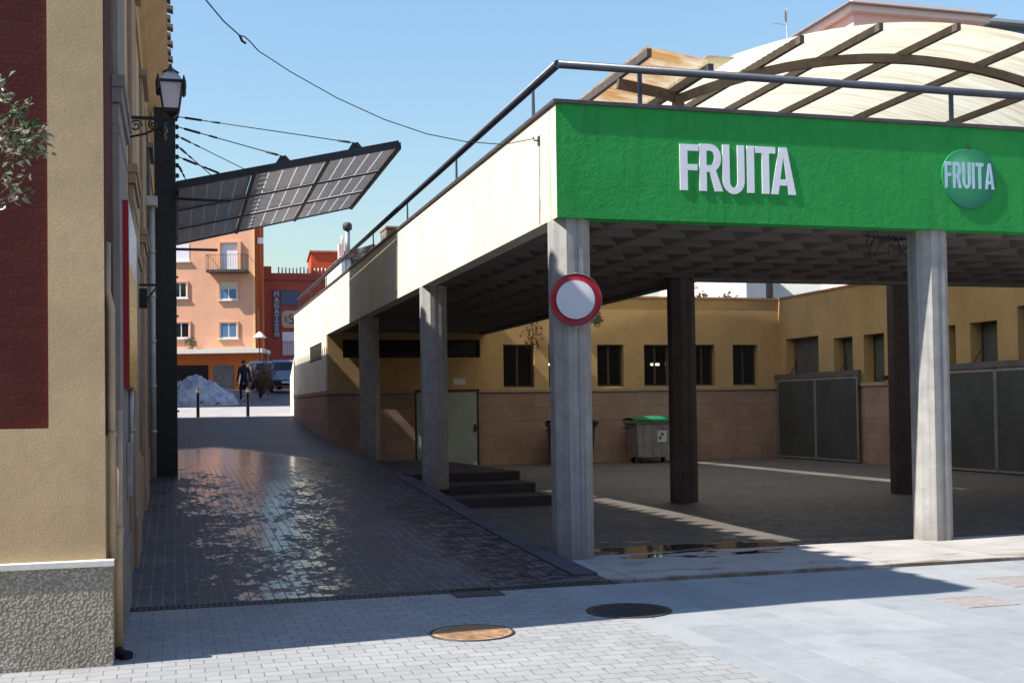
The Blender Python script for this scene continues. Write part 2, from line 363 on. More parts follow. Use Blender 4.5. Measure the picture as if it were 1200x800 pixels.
# ------------------------------------------------------------------ sky and sun
w = bpy.data.worlds.new('World'); S.world = w; w.use_nodes = True
nt = w.node_tree; bg = nt.nodes['Background']; sky = nt.nodes.new('ShaderNodeTexSky'); sky.sky_type = 'NISHITA'
SUN_EL, SUN_AZ = R(47.9), R(5.8)          # sun over the -X side, a little towards the viewer
sky.sun_disc = False; sky.sun_elevation = SUN_EL; sky.sun_rotation = R(-90-5.8); sky.altitude = 300; sky.air_density = 2.2; sky.dust_density = .6; sky.ozone_density = 1.3
tint = nt.nodes.new('ShaderNodeMix'); tint.data_type = 'RGBA'; tint.blend_type = 'MULTIPLY'; tint.inputs[0].default_value = 1; tint.inputs[7].default_value = (.90, 1.12, 1.50, 1)
nt.links.new(sky.outputs[0], tint.inputs[6]); nt.links.new(tint.outputs[2], bg.inputs[0]); bg.inputs[1].default_value = .072
sl = bpy.data.lights.new('sun', 'SUN'); sl.energy = 5.0; sl.angle = R(.5); sl.color = (1, .955, .88)
so = bpy.data.objects.new('sun', sl); COL.objects.link(so)
sdir = Vector((-math.cos(SUN_EL)*math.cos(SUN_AZ), -math.cos(SUN_EL)*math.sin(SUN_AZ), math.sin(SUN_EL)))
so.rotation_euler = sdir.to_track_quat('Z', 'Y').to_euler(); so.location = (-20, -5, 30)
S.view_settings.view_transform = 'Standard'; S.view_settings.look = 'None'; S.view_settings.gamma = 1; S.view_settings.use_curve_mapping = False
S.view_settings.exposure = .8
S.cycles.use_denoising = True; S.cycles.max_bounces = 8

# ------------------------------------------------------------------ ground
ZP = [(-50,-.05),(10.5,-.05),(11.3,-.03),(13,.03),(15.7,.16),(18,.30),(20.5,.42),(23,.50),(26,.59),(33,.83),(37,1.08),(41,1.37),(46,1.74),(56,2.2),(60,2.5),(66,2.75),(78,3.0),(400,3.0)]
def zr(y):
    for (a, za), (b, zb) in zip(ZP, ZP[1:]):
        if a <= y <= b: return za + (zb-za)*(y-a)/(b-a)
    return ZP[-1][1]
def zc(y): 
    k = min(1, max(0, (y-13)/4)); return -.05 + .05*k*k*(3-2*k)
struct(MB().quad((-2500,-2500,-.25),(2500,-2500,-.25),(2500,3000,-.25),(-2500,3000,-.25)).build('ground', M['earth']))
g = MB().grid(2, 2, lambda u, v: (-40+80*u, -30+40.36*v, -.05), sm=False)
struct(g.build('pavement', M['pavement']))
# alley ramp: solid with side faces
g = MB(); ys = [10.56+i*.4 for i in range(77)]; ys = [y for y in ys if y < 41]+[41]
g.grid(8, len(ys)-1, lambda u, v: (-.52+4.47*u, ys[round(v*(len(ys)-1))], zr(ys[round(v*(len(ys)-1))])+.002))
g.grid(1, len(ys)-1, lambda u, v: (3.95, ys[round(v*(len(ys)-1))], zr(ys[round(v*(len(ys)-1))])+.002-u*1.7), mi=1)
struct(g.build('alley_paving', [M['ramp'], M['step']], fix=False))
# plaza road rising behind
ys2 = [41, 43, 46, 51, 56, 60, 66, 78, 110, 160]
g = MB().grid(1, 9, lambda u, v: (-60+120*u, ys2[round(v*9)], zr(ys2[round(v*9)])), sm=False)
g.quad((-60,41,1.37),(60,41,1.37),(60,41,-.2),(-60,41,-.2)); g.quad((-60,160,3.0),(60,160,3.0),(60,160,-.2),(-60,160,-.2))
struct(g.build('road', M['road'], fix=False))
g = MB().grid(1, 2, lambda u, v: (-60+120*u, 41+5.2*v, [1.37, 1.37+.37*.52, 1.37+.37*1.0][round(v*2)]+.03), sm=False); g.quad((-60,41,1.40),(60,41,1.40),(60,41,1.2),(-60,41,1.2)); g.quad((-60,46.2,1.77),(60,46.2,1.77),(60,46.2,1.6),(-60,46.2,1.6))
struct(g.build('sun_strip_paving', plaster('sun_paled_paving', (.40, .37, .36), .2, 2., 30), fix=False))  # paler only where the sun strip falls, brightness put into the colour
g = MB().grid(10, 40, lambda u, v: (3.95+16.05*u, 12.35+20*v, zc(12.35+20*v)), sm=False)
struct(g.build('courtyard_floor', M['court']))
g = MB().box(3.96, 22, 10.56, 12.349, -.2, -.043)
struct(g.build('threshold_pavement', M['slab'], bevel=.006))
# kerb along the ramp edge
g = MB(); ky = [10.9+i*.5 for i in range(20)]
for a, b in zip(ky, ky[1:]):
    for x0, x1 in ((3.70, 3.953),):
        za, zb = zr(a), zr(b)
        g.add([(x0,a,za+.003),(x1,a,za+.003),(x1,b-.012,zb+.003),(x0,b-.012,zb+.003),(x0,a,za+.022),(x1,a,za+.022),(x1,b-.012,zb+.022),(x0,b-.012,zb+.022)],
              [(0,3,2,1),(4,5,6,7),(0,1,5,4),(1,2,6,5),(2,3,7,6),(3,0,4,7)])
struct(g.build('kerb', plaster('damp_stone_kerb', (.12, .11, .125), .3, 2., 40)))

# drain grate
dg = thing('drain_grate', 'long slotted iron drain channel across the foot of the alley', 'drain', (0, 10.46, -.05))
g = MB().box(-.44, 3.96, -.1, -.075, .0, .006).box(-.44, 3.96, .075, .1, .0, .006)
x = -.44
while x < 3.95: g.box(x, min(3.96, x+.024), -.075, .075, .0, .005); x += .048
g.build('grating', M['darkiron'], dg)
MB().quad((-.44,-.075,.0015),(3.96,-.075,.0015),(3.96,.075,.0015),(-.44,.075,.0015)).build('channel', M['rubber'], dg)

def disc(mb, r, z0, z1, n=40, mi=0):
    poly = [(r*math.cos(2*math.pi*k/n), r*math.sin(2*math.pi*k/n)) for k in range(n)]
    mb.prism(poly, lambda a, b: (a, b, z0), lambda a, b: (a, b, z1), mi)
def manhole(c, r, cov, rim, label):
    t = thing('manhole_cover', label, 'manhole', (c.x, c.y, -.05))
    g = MB(); disc(g, r*.93, .001, .007); 
    for i in range(-5, 6):
        hw = math.sqrt(max(0, (r*.85)**2-(i*r*.15)**2))
        if hw > .04: g.box(-hw, hw, i*r*.15-.006, i*r*.15+.006, .0075, .0105)
    g.build('lid', cov, t)
    MB().lathe([(r*.945, .0), (r*.945, .009), (r, .009), (r, .0)], n=48).build('rim', rim, t)
    return t
manhole(onz(553, 741.5, -.05), .315, M['iron'], M['darkiron'], 'round rusty manhole cover half in sun at the shadow edge')
manhole(onz(737, 715.5, -.05), .345, M['darkiron'], M['darkiron'], 'round dark manhole cover lying almost wholly in shadow')
def square_cover(px, w_, d_, mt, label):
    c = onz(*px, -.05); t = thing('utility_cover', label, 'cover', (c.x, c.y, -.05))
    MB().box(-w_/2, w_/2, -d_/2, d_/2, .001, .005).build('lid', mt, t)
    MB().box(-w_/2-.02, w_/2+.02, -d_/2-.02, -d_/2-.004, 0, .006).box(-w_/2-.02, w_/2+.02, d_/2+.004, d_/2+.02, 0, .006).box(-w_/2-.02, -w_/2-.004, -d_/2-.004, d_/2+.004, 0, .006).box(w_/2+.004, w_/2+.02, -d_/2-.004, d_/2+.004, 0, .006).build('rim', M['darkiron'] if mt is M['darkiron'] else M['rosecover'], t)
square_cover((1144, 705), .45, .42, M['rosecover'], 'square rose stone access cover in the sunlit slabs')
square_cover((1195, 681), .5, .5, M['rosecover'], 'rose stone access cover nearest the pale threshold slabs')
square_cover((555, 693), .40, .55, M['darkiron'], 'dark square iron cover just before the drain channel')

# ------------------------------------------------------------------ left corner building
WX, WY = -.44, 8.27
cb = thing('corner_building', 'tall yellow building with maroon brick panels on the corner of the alley', 'building', (WX, WY, -.05))
cb.location = (0,0,0)
zp = ony(122, 658, WY-.06).z; px_ = ony(57, 502, WY); pz = px_.z; pX = px_.x
g = MB().box(-9, WX, WY, WY+.3, -.1, pz).box(pX, WX, WY, WY+.3, pz, 7.4).box(-9, WX, WY, WY+.3, 7.0, 7.4)
g.box(-9, pX, WY+.035, WY+.3, pz, 7.0, 1)
g.build('front_wall', [M['yellow'], M['maroon']], cb)
g = MB().box(-9, WX+.045, WY-.06, WY-.001, -.1, zp-.03)
def pebble():
    t = NT('rough_pebbled_plinth'); v = t.co()
    n = t.n('ShaderNodeTexVoronoi', {'Vector': v, 'Scale': 62., 'Randomness': 1.}, feature='SMOOTH_F1').outputs['Distance']; n = t.math('ADD', t.math('SUBTRACT', .75, n), t.math('MULTIPLY', t.noise(v, 60, 3), .35)); b = t.noise(v, 3, 5, .6)
    c = t.mix(t.ramp(n, .40, .85), (.24, .22, .18), (.56, .53, .46)); c = t.mix(t.ramp(b, .4, .7, 0, .5), c, (.26, .23, .15))
    return t.fin(c, .9, t.bump(n, 1., .014), .2)
M['pebble'] = pebble()
g.build('plinth', M['pebble'], cb)
MB().box(-9, WX+.055, WY-.075, WY-.001, zp-.029, zp+.012).build('plinth_cap', M['offwhite'], cb, .004)
# side wall along the alley
g = MB().box(-9, WX, WY+.301, 40.6, -.1, 7.4).box(WX+.001, WX+.004, WY+.04, 9.40, 1.45, 7.4, 1)
g.build('side_wall', [M['yellow'], M['maroon_side']], cb)
MB().box(WX+.001, WX+.045, WY+.0, 9.2, -.1, .62).box(WX+.001, WX+.035, 12.35, 40.6, -.1, 1.0).build('side_plinth', M['tanstone'], cb)
def pilaster(y0, y1, mt):
    g = MB().box(WX+.001, WX+.055, y0, y1, -.05, 3.95)
    g.box(WX+.001, WX+.065, y0-.015, y1+.015, 3.72, 3.78).box(WX+.001, WX+.08, y0-.03, y1+.03, 3.96, 4.07).box(WX+.001, WX+.10, y0-.05, y1+.05, 4.071, 4.16)
    g.box(WX+.001, WX+.075, y0-.02, y1+.02, -.05, .55)
    g.box(WX+.001, WX+.045, y0+.1, y1-.1, 4.17, 6.3)
    g.box(WX+.001, WX+.11, y0+.0, y1-.0, 6.31, 6.4)
    return g.build('pilaster', mt, cb, .006)
pilaster(9.42, 10.9, M['greyplaster']); pilaster(12.75, 14.3, M['tanstone']); pilaster(17.2, 18.7, M['tanstone']); pilaster(21.9, 23.4, M['greyplaster']); pilaster(27, 28.5, M['tanstone']); pilaster(33, 34.5, M['tanstone'])
for a, b in ((11.15, 12.5), (14.7, 16.8), (19.1, 21.4), (24, 26.4), (29, 32)):
    f = MB().box(WX+.001, WX+.035, a, a+.12, 1.1, 3.5).box(WX+.001, WX+.035, b-.12, b, 1.1, 3.5).box(WX+.001, WX+.04, a, b, 3.5, 3.62).build('window', M['tanstone'], cb)
    MB().box(WX+.001, WX+.02, a+.12, b-.12, 1.1, 3.5).build('shutter', M['shutter'], f)
# cornice and frieze, tiled eave
def cornice_sec(pts, y0, y1): 
    return MB().prism(pts, lambda a, b: (a, y0, b), lambda a, b: (a, y1, b))
c = cornice_sec([(-.7,6.45),(WX+.03,6.45),(WX+.03,6.85),(WX+.10,6.92),(WX+.10,7.0),(WX+.16,7.08),(WX+.34,7.34),(WX+.34,7.42),(WX+.38,7.48),(WX+.38,7.56),(-.7,7.58)], WY-.0, 40.6)
c.build('cornice', M['cornice'], cb)
MB().box(-9, WX+.0, WY-.12, WY-.0, 7.36, 7.58).build('front_cornice', M['cornice'], cb)
g = MB(); y = WY-.05
g.add([(-.28,WY-.12,7.63),(-.09,WY+2.6,7.63),(-.09,40.6,7.63),(-9,40.6,9.6),(-9,WY-.12,9.6)], [(0,1,2,3,4)])
while y < 40.5:
    k = min(1, max(0, (y-WY)/2.6)); xe = -.20+.21*k+.02*math.sin(y*7.3)
    r = .105; n = 7
    for end in (0,):
        vs = []
        for xx, zz in ((xe, 7.63), (-2.2, 8.22)):
            for i in range(n+1):
                a = math.pi*i/n; vs.append((xx, y+r+r*math.cos(a), zz+r*.85*math.sin(a)))
        g.add(vs, [(i, i+1, n+2+i, n+1+i) for i in range(n)], 0, True)
        g.add(vs[:n+1], [tuple(range(n+1))])
    y += .44
g.build('roof', plain('weathered_roof_tile', (.36, .25, .17), .85, 0, .35, 5, .4), cb)
MB().box(-8.9, WX-.3, WY+.3, 40.5, 7.4, 7.57).build('attic', M['yellow'], cb)
def pipe(pts, r, mt, par, nm='downpipe', rings=True):
    g = MB().tube(pts, r, 12)
    if rings:
        for p, q in zip(pts, pts[1:]):
            p = Vector(p); q = Vector(q); L = (q-p).length
            if L > .8:
                for i in range(1, int(L/.9)+1):
                    c_ = p.lerp(q, i/(int(L/.9)+1)); d = (q-p).normalized()*.02
                    g.tube([c_-d, c_+d], r*1.22, 12)
    return g.build(nm, mt, par)
pipe([(-.375, 8.50, .0), (-.375, 8.50, 1.62)], .034, M['beige'], cb)
pipe([(-.402, 8.36, .62), (-.402, 8.36, 2.30), (-.43, 8.38, 2.42), (-.43, 8.42, 2.75)], .026, M['beige'], cb)
pipe([(-.37, 8.72, .0), (-.37, 8.72, 1.48)], .022, M['galv'], cb)
pipe([(-.345, 21.3, .5), (-.345, 21.3, 5.15)], .05, M['lightmetal'], cb)
MB().box(-.44, -.25, 21.15, 21.45, 5.15, 5.32).build('rain_hopper', M['lightmetal'], cb, .01)
pipe([(-.37, 10.95, .9), (-.37, 10.95, 2.0)], .03, M['galv'], cb, 'cable_conduit')
MB().box(WX+.056, WX+.10, 10.4, 10.7, .9, 1.35).build('meter_box', M['galv'], cb, .005)
# drip stub and bent pipe on ground
pipe([(-.375, 8.50, .0), (-.36, 8.44, -.02), (-.30, 8.38, -.025)], .034, M['rubber'], cb, 'pipe_shoe', False)

# shop sign box on side wall
ss = thing('shop_sign', 'yellow and white sign box with a red end on the alley wall', 'sign', (0,0,0))
z1 = 3.30; z0 = 1.80
MB().box(WX+.056, WX+.10, 9.9, 10.9, z0, z1).build('box', M['signred'], ss)
MB().box(WX+.1005, WX+.104, 9.93, 11.9, z0+.02, z0+1.0).box(WX+.058, WX+.1, 10.901, 11.9, z0, z1).build('lower_panel', plain('yellow_sign_panel', (.62, .38, .05), .3, 0, .25, 3, .02), ss)
MB().box(WX+.1005, WX+.104, 9.93, 11.9, z0+1.005, z1-.02).build('upper_panel', plain('white_sign_panel', (.55, .62, .75), .3, 0, .1, 3, .02), ss)

# wall lantern
def lantern(base, label, s=1.0):
    t = thing('wall_lantern', label, 'lamp', base)
    g = MB()
    # bracket: bar, scrolls, drop
    g.bar((-.44-base[0]+.0, 0, -.18), (.06, 0, -.18), .022, .03); g.bar((-.43-base[0], 0, -.42), (-.43-base[0], 0, .0), .03, .03)
    for cx, cz, rr, ph in ((-.33, -.26, .06, 0), (-.17, -.245, .045, 2)):
        g.tube([(cx+rr*(1-i/26)*math.cos(ph+i*.45), 0, cz+rr*(1-i/26)*math.sin(ph+i*.45)) for i in range(22)], .009, 6)
    g.tube([(-.42, 0, -.38), (-.25, 0, -.335), (-.12, 0, -.27), (-.02, 0, -.19)], .011, 6)
    g.lathe([(0,-.42),(.02,-.40),(.035,-.36),(.02,-.33),(.045,-.30),(.03,-.26),(.015,-.2)], (-.075,0,0), 8)
    g.build('bracket', M['black'], t)
    b, tp, h0, h1 = .075*s, .115*s, -.10*s, .17*s
    MB().lathe([(0,h0),(b*1.32,h0),(tp*1.32,h1)], n=4, sm=False).build('glass', M['shadeglass'], t).rotation_euler = (0,0,0)
    g = MB()
    for k in range(4):
        a = math.pi/2*k
        g.bar((b*1.36*math.cos(a), b*1.36*math.sin(a), h0), (tp*1.36*math.cos(a), tp*1.36*math.sin(a), h1), .012, .012)
        g.bar((tp*1.36*math.cos(a), tp*1.36*math.sin(a), h1), (.05*math.cos(a), .05*math.sin(a), h1+.12), .014, .014)
        g.lathe([(0,h1-.10),(.025,h1-.07),(.022,h1-.0),(.012,h1+.03),(.006,h1+.06),(0,h1+.065)], (tp*1.5*math.cos(a), tp*1.5*math.sin(a), 0), 6)
    g.lathe([(b*1.42,h0-.02),(b*1.42,h0+.02)], n=4, sm=False); g.lathe([(tp*1.5,h1-.012),(tp*1.5,h1+.018)], n=4, sm=False)
    g.lathe([(0,h0-.07),(.03,h0-.06),(b*1.4,h0-.02)], n=4, sm=False)
    g.lathe([(.085,h1+.115),(.03,h1+.15),(.012,h1+.17),(.012,h1+.19),(0,h1+.20)], n=8)
    g.build('frame', M['black'], t)
    MB().lathe([(tp*1.34,h1+.02),(.06,h1+.12)], n=4, sm=False).build('roof', M['shadeglass'], t)
    for o in [x for x in bpy.data.objects if x.parent == t and x.name.split('.')[0] in ('glass', 'frame', 'roof')]: o.rotation_euler.z = math.pi/4
    return t
lp = ony(201, 114, 12.0)
lantern((lp.x-.005, 12.0, lp.z-.04), 'black iron lantern with frosted glass bracketed high on the alley wall')
g = MB().bar((WX, 16.0, 3.25), (-.15, 16.0, 3.25), .03, .03).tube([(WX+.02,16,3.0),(-.3,16,3.1),(-.2,16,3.23)], .012, 6).box(WX, WX+.12, 15.95, 16.05, 2.95, 3.2)
tag(g.build('iron_bracket', M['black']), 'small empty black iron bracket low on the alley wall', 'bracket')

# ------------------------------------------------------------------ market canopy
X0, Y0 = 3.965, 12.03; ZB, ZT = 3.63, 4.86; XE = 24; YB = 18.0; XW = 8.35; YE = 31.9; YW_ = 31.9
mc = thing('market_canopy', 'flat roofed concrete market canopy with green front and cream side', 'building', (0,0,0))
MB().box(X0+.001, XE, Y0, Y0+.22, ZB, ZT).build('green_fascia', M['green'], mc)
MB().box(X0, X0+.22, Y0+.001+.22, YW_+.301, ZB, ZT).box(X0, X0+.0008, Y0, Y0+.2, ZB, ZT).build('cream_fascia', M['cream'], mc)
MB().box(XW-.15, XE, YB-.18, YB, ZB, ZT-.5).box(XW-.2, XW, YB+.001, YE-.001, ZB, ZT-.5).build('inner_fascia', M['concrete'], mc)
MB().box(XW-.16, XW-.02, YB-.1, YE-.3, 4.362, 5.06).build('deck_light_stop', M['concrete'], mc)  # added out of sight on the deck edge to stop a stray sun strip
MB().box(X0+.221, XE, Y0+.221, YB-.181, 4.25, 4.36).box(X0+.221, XW-.201, YB-.18, YE+.3, 4.25, 4.36).build('roof_deck', M['concrete'], mc)
MB().box(X0-.03, XE, Y0-.03, Y0+.26, ZT+.001, ZT+.045).box(X0-.03, X0+.26, Y0+.2605, 41.0, ZT+.001, ZT+.045).build('coping', M['copingm'], mc, .005)
# coffered soffit
g = MB(); cell = .69; rib = .06; dp = .13
def coffers(xa, xb, ya, yb):
    nx = max(1, round((xb-xa)/cell)); ny = max(1, round((yb-ya)/cell)); cx = (xb-xa)/nx; cy_ = (yb-ya)/ny; zb = ZB+.05
    for i in range(nx):
        for j in range(ny):
            x0 = xa+i*cx; y0 = ya+j*cy_; x1 = x0+cx; y1 = y0+cy_
            o = [(x0,y0,zb),(x1,y0,zb),(x1,y1,zb),(x0,y1,zb)]
            a = [(x0+rib/2,y0+rib/2,zb),(x1-rib/2,y0+rib/2,zb),(x1-rib/2,y1-rib/2,zb),(x0+rib/2,y1-rib/2,zb)]
            k = .27
            b = [(x0+k,y0+k,zb+dp),(x1-k,y0+k,zb+dp),(x1-k,y1-k,zb+dp),(x0+k,y1-k,zb+dp)]
            for q in range(4):
                r_ = (q+1) % 4
                g.quad(o[q], o[r_], a[r_], a[q]); g.quad(a[q], a[r_], b[r_], b[q])
            g.quad(*b)
coffers(X0+.22, XE, Y0+.22, YB-.18); coffers(X0+.22, XW-.2, YB-.18, YE)
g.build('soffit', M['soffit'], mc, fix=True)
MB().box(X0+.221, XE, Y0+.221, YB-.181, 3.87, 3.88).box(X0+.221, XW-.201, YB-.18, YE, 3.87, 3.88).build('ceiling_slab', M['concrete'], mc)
# octagonal columns with a stepped front face
def col_poly(w_=.42, ch=.118):
    h = w_/2; c_ = h-ch
    return [(-c_,-h),(-.012,-h),(-.004,-h+.016),(.03,-h+.016),(.036,-h+.006),(c_,-h+.006),(h,-c_),(h,c_),(c_,h),(-c_,h),(-h,c_),(-h,-c_)]
def column(cx, cy_, z0, z1, par, name='column', mt=None):
    o = MB().prism(col_poly(), lambda a, b: (a, b, 0), lambda a, b: (a, b, z1-z0)).build(name, mt or M['concrete'], par)
    o.location = (cx, cy_, z0); return o
def pxcol(xm, Y, X=None):
    return ony(xm, 480, Y).x
def colmat():
    t = NT('board_marked_concrete'); v = t.co(); x, y, z = t.xyz(v)
    st = t.noise(t.scale(v, (26, 26, .5)), 1., 5, .6); n = t.noise(v, 4, 6, .65); f = t.noise(v, 80, 3); blot = t.noise(v, 9, 5, .7)
    c = t.mix(t.ramp(n, .3, .7), (.29, .275, .26), (.44, .43, .40)); c = t.mix(t.ramp(st, .45, .7, 0, .5), c, (.19, .18, .175))
    c = t.mix(t.ramp(blot, .66, .74, 0, .5), c, (.09, .085, .085)); c = t.mix(t.ramp(z, .35, .0, 0, .45), c, (.15, .13, .10))
    h = t.math('ADD', t.math('MULTIPLY', st, 1.2), t.math('MULTIPLY', f, .4))
    return t.fin(c, .85, t.bump(h, .5, .006), .25)
M['column'] = colmat()
CW = .42
c1x = X0+CW/2-.0; 
YC = Y0+.02+CW/2+.02
c2x = ony(1096.5, 480, YC-.1).x
for cx, cy_ in ((c1x, YC), (c2x, YC), (c2x+4.15, YC), (c2x+8.3, YC)): column(cx, cy_, -.06, ZB-.001, mc, 'column', M['column'])
cm1 = ony(804.5, 480, YB-.05).x; cm2 = ony(1063.5, 480, YB-.05).x
M['column_dark'] = plaster('shaded_side_concrete', (.15, .12, .12), .3, 3, 60, .4, .3)  # darker copy of the column concrete, shade put into its colour
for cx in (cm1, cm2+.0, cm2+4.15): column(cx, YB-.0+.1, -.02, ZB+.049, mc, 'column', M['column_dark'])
ca = Vector((X0+CW/2, 19.35, 0)); cbb = Vector((X0+CW/2, 26.15, 0))
column(ca.x, ca.y, zr(19.3)-.1, ZB-.001, mc, 'column', M['column']); column(cbb.x, cbb.y, zr(26)-.1, ZB-.001, mc, 'column', M['column'])
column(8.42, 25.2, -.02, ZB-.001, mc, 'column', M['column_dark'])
# handrail
hr = MB().tube([(X0+.05, 39.8, 5.30), (X0+.05, Y0+.05, 5.30)], .046, 12).tube([(X0+.05, Y0+.05, 5.30), (XE, Y0+.05, 5.30)], .046, 12).build('handrail', M['rail'], mc)
def rpost(x_, y_, ax):
    g = MB()
    if ax == 'x': g.prism([(-.045,0),(.045,0),(.028,.40),(-.028,.40)], lambda a, b: (x_-.008, y_+a, ZT+.045+b), lambda a, b: (x_+.008, y_+a, ZT+.045+b))
    else: g.prism([(-.02,0),(.02,0),(.02,.40),(-.02,.40)], lambda a, b: (x_+a, y_-.02, ZT+.045+b), lambda a, b: (x_+a, y_+.02, ZT+.045+b))
    g.build('rail_post', M['rail'], hr)
for q in ((625,130),(535,205),(477.5,250),(437.5,285),(405.5,310),(382.5,330),(364.5,345),(351,358)):
    rpost(X0+.05, onx(*q, X0+.05).y, 'x')
for q in (750, 1114.5): rpost(ony(q, 120, Y0+.05).x, Y0+.05, 'y')
rpost(13.0, Y0+.05, 'y'); rpost(17.0, Y0+.05, 'y')
# hook and stain wire on cream side
hk = onx(632, 165, X0)
g = MB().tube([(X0,hk.y,hk.z),(X0-.06,hk.y,hk.z+.0),(X0-.07,hk.y,hk.z+.04)], .01, 6).box(X0-.012, X0-.001, hk.y-.04, hk.y+.04, hk.z-.05, hk.z+.05).tube([(X0-.012,hk.y-.03,hk.z),(X0-.015,hk.y-.05,hk.z-.4),(X0-.012,hk.y-.0,hk.z-.95)], .004, 5)
tag(g.build('wire_hook', M['darkiron']), 'small iron wire hook on the cream side near the green corner', 'hook')

c_ = ony(1045, 280, Y0+.6); g = MB()
for k in range(9):
    a0 = Vector((c_.x-.35+.08*k, Y0+.55+.02*k, ZB+.02)); g.tube([a0, a0+Vector((random.uniform(-.1,.1), 0, random.uniform(-.12,-.05))), a0+Vector((random.uniform(-.15,.15), .03, random.uniform(-.32,-.1)))], .006, 5)
g.tube([(c_.x-.45, Y0+.5, ZB-.02), (c_.x, Y0+.5, ZB-.06), (c_.x+.4, Y0+.5, ZB-.02)], .01, 6)
tag(g.build('loose_cables', M['cable']), 'tangle of loose black cables under the canopy beside the sunlit column', 'cable')
p = onx(1040, 443, 17.45-.1); g = MB().box(-.09, .02, -.09, .09, -.05, .07).bar((.0,0,0),(.1,0,-.06),.02,.02)
o = g.build('floodlight', M['black'], bevel=.01); o.location = p; tag(o, 'small black floodlight on the stone ledge by the side wall window', 'lamp')

# ------------------------------------------------------------------ lettering FRUITA (closed outlines in a 0..1 x 0..1 box each)
def stroke_arc(cx, cy_, ro_x, ro_y, a0, a1, n=12):
    return [(cx+ro_x*math.cos(a0+(a1-a0)*i/n), cy_+ro_y*math.sin(a0+(a1-a0)*i/n)) for i in range(n+1)]
PI = math.pi
LET = {}
LET['F'] = (0.62, [[(0,0),(.25,0),(.25,.44),(.58,.44),(.58,.57),(.25,.57),(.25,.86),(.62,.86),(.62,1),(0,1)]])
LET['I'] = (.25, [[(0,0),(.25,0),(.25,1),(0,1)]])
LET['T'] = (.70, [[(.225,0),(.475,0),(.475,.86),(.70,.86),(.70,1),(0,1),(0,.86),(.225,.86)]])
U_o = [(0,1),(0,.27)]+stroke_arc(.375,.27,.375,.28,PI,2*PI)[1:]+[(.75,1),(.51,1),(.51,.27)]+stroke_arc(.375,.27,.135,.15,2*PI,PI)[1:]+[(.24,1)]
LET['U'] = (.75, [U_o])
# R: bowl built as three pieces that butt
bowl = [(.24,1),(.24,.86),(.36,.86)]+stroke_arc(.36,.705,.15,.155,PI/2,-PI/2)[1:]+[(.24,.55),(.24,.41),(.38,.41)]+stroke_arc(.38,.705,.36,.295,-PI/2,PI/2)[1:]
LET['R'] = (.76, [[(0,0),(.24,0),(.24,1),(0,1)], bowl, [(.52,0),(.79,0),(.55,.45),(.34,.4095)]])
LET['A'] = (.86, [[(0,0),(.25,0),(.43,.80),(.43,1),(.30,1)], [(.61,0),(.86,0),(.56,1),(.431,1),(.431,.80)], [(.30,.19),(.56,.19),(.53,.32),(.33,.32)]])
def letter_poly(ch, x0, z0, w_, h_, y0, y1, name, mt, par, wrap=None, clip=None):
    lw, polys = LET[ch]; g = MB()
    for k, pl in enumerate(polys):
        pts = [(x0+a/lw*w_, z0+b*h_) for a, b in pl]
        e = k*.0003
        g.prism(pts, lambda a, b: (a, y0-e, b), lambda a, b: (a, y1, b))
    return g.build(name, mt, par, fix=True)
fs = thing('shop_lettering', 'large raised white capitals reading FRUITA on the green front', 'sign', (0,0,0))
def zx(px, py, Y): p = ony(px, py, Y); return p.x, p.z
YL = Y0-.012
spans = [('F',797,819,(169,223),(169,223)), ('R',820,846,(169,224),(0,0)), ('U',847,872.5,(170,227),(0,0)), ('I',875.5,884,(171,226),(0,0)), ('T',885.5,909,(172,227),(0,0)), ('A',903.5,932.5,(173,228),(0,0))]
zt_ = []; 
for ch, a, b, (ya, yb), _ in spans:
    xa, zt = zx((a+b)/2, ya, YL); _, zbm = zx((a+b)/2, yb, YL); xa = zx(a, 200, YL)[0]; xb = zx(b, 200, YL)[0]
    letter_poly(ch, xa, zbm, xb-xa, zt-zbm, YL, Y0-.001, 'letter', M['letter'], fs)
# apple sign
ax, az = zx(1136.5, 209, Y0-.02); aw = (zx(1168, 209, Y0)[0]-zx(1104, 209, Y0)[0])/2; ah = (zx(1136, 174, Y0)[1]-zx(1136, 245, Y0)[1])/2
ap = thing('apple_sign', 'round glossy green apple shaped sign with white FRUITA across it', 'sign', (ax, Y0, az))
prof = []
for k in range(56):
    a = 2*PI*k/56; rx, rz_ = aw*(1+.03*math.sin(a)), ah
    x_ = rx*math.cos(a)*(1+.05*math.sin(a)); z_ = rz_*math.sin(a) - .02*math.exp(-((a-PI/2)/.25)**2)
    prof.append((x_, z_))
g = MB().prism(prof, lambda a, b: (a, -.001, b), lambda a, b: (a, -.018, b))
g.build('disc', M['apple'], ap, .006)
MB().prism([(-.01,0),(.014,0),(.02,.06),(0,.065)], lambda a, b: (a-.015, -.002, ah+b-.02), lambda a, b: (a-.015, -.014, ah+b-.02)).build('stalk', plain('dark_green_stalk', (.02,.08,.03), .6), ap)
tot = sum(LET[c_][0] for c_ in 'FRUITA')+.12*5; x_ = -aw*.90; sc = aw*1.80/tot
for ch in 'FRUITA':
    wl = LET[ch][0]*sc; letter_poly(ch, x_, -ah*.34, wl, ah*.86, -.0205, -.0185, 'letter', plain('pale_blue_print', (.45,.62,.74), .4) if ch == 'F' else bpy.data.materials['pale_blue_print'], ap); x_ += wl+.12*sc

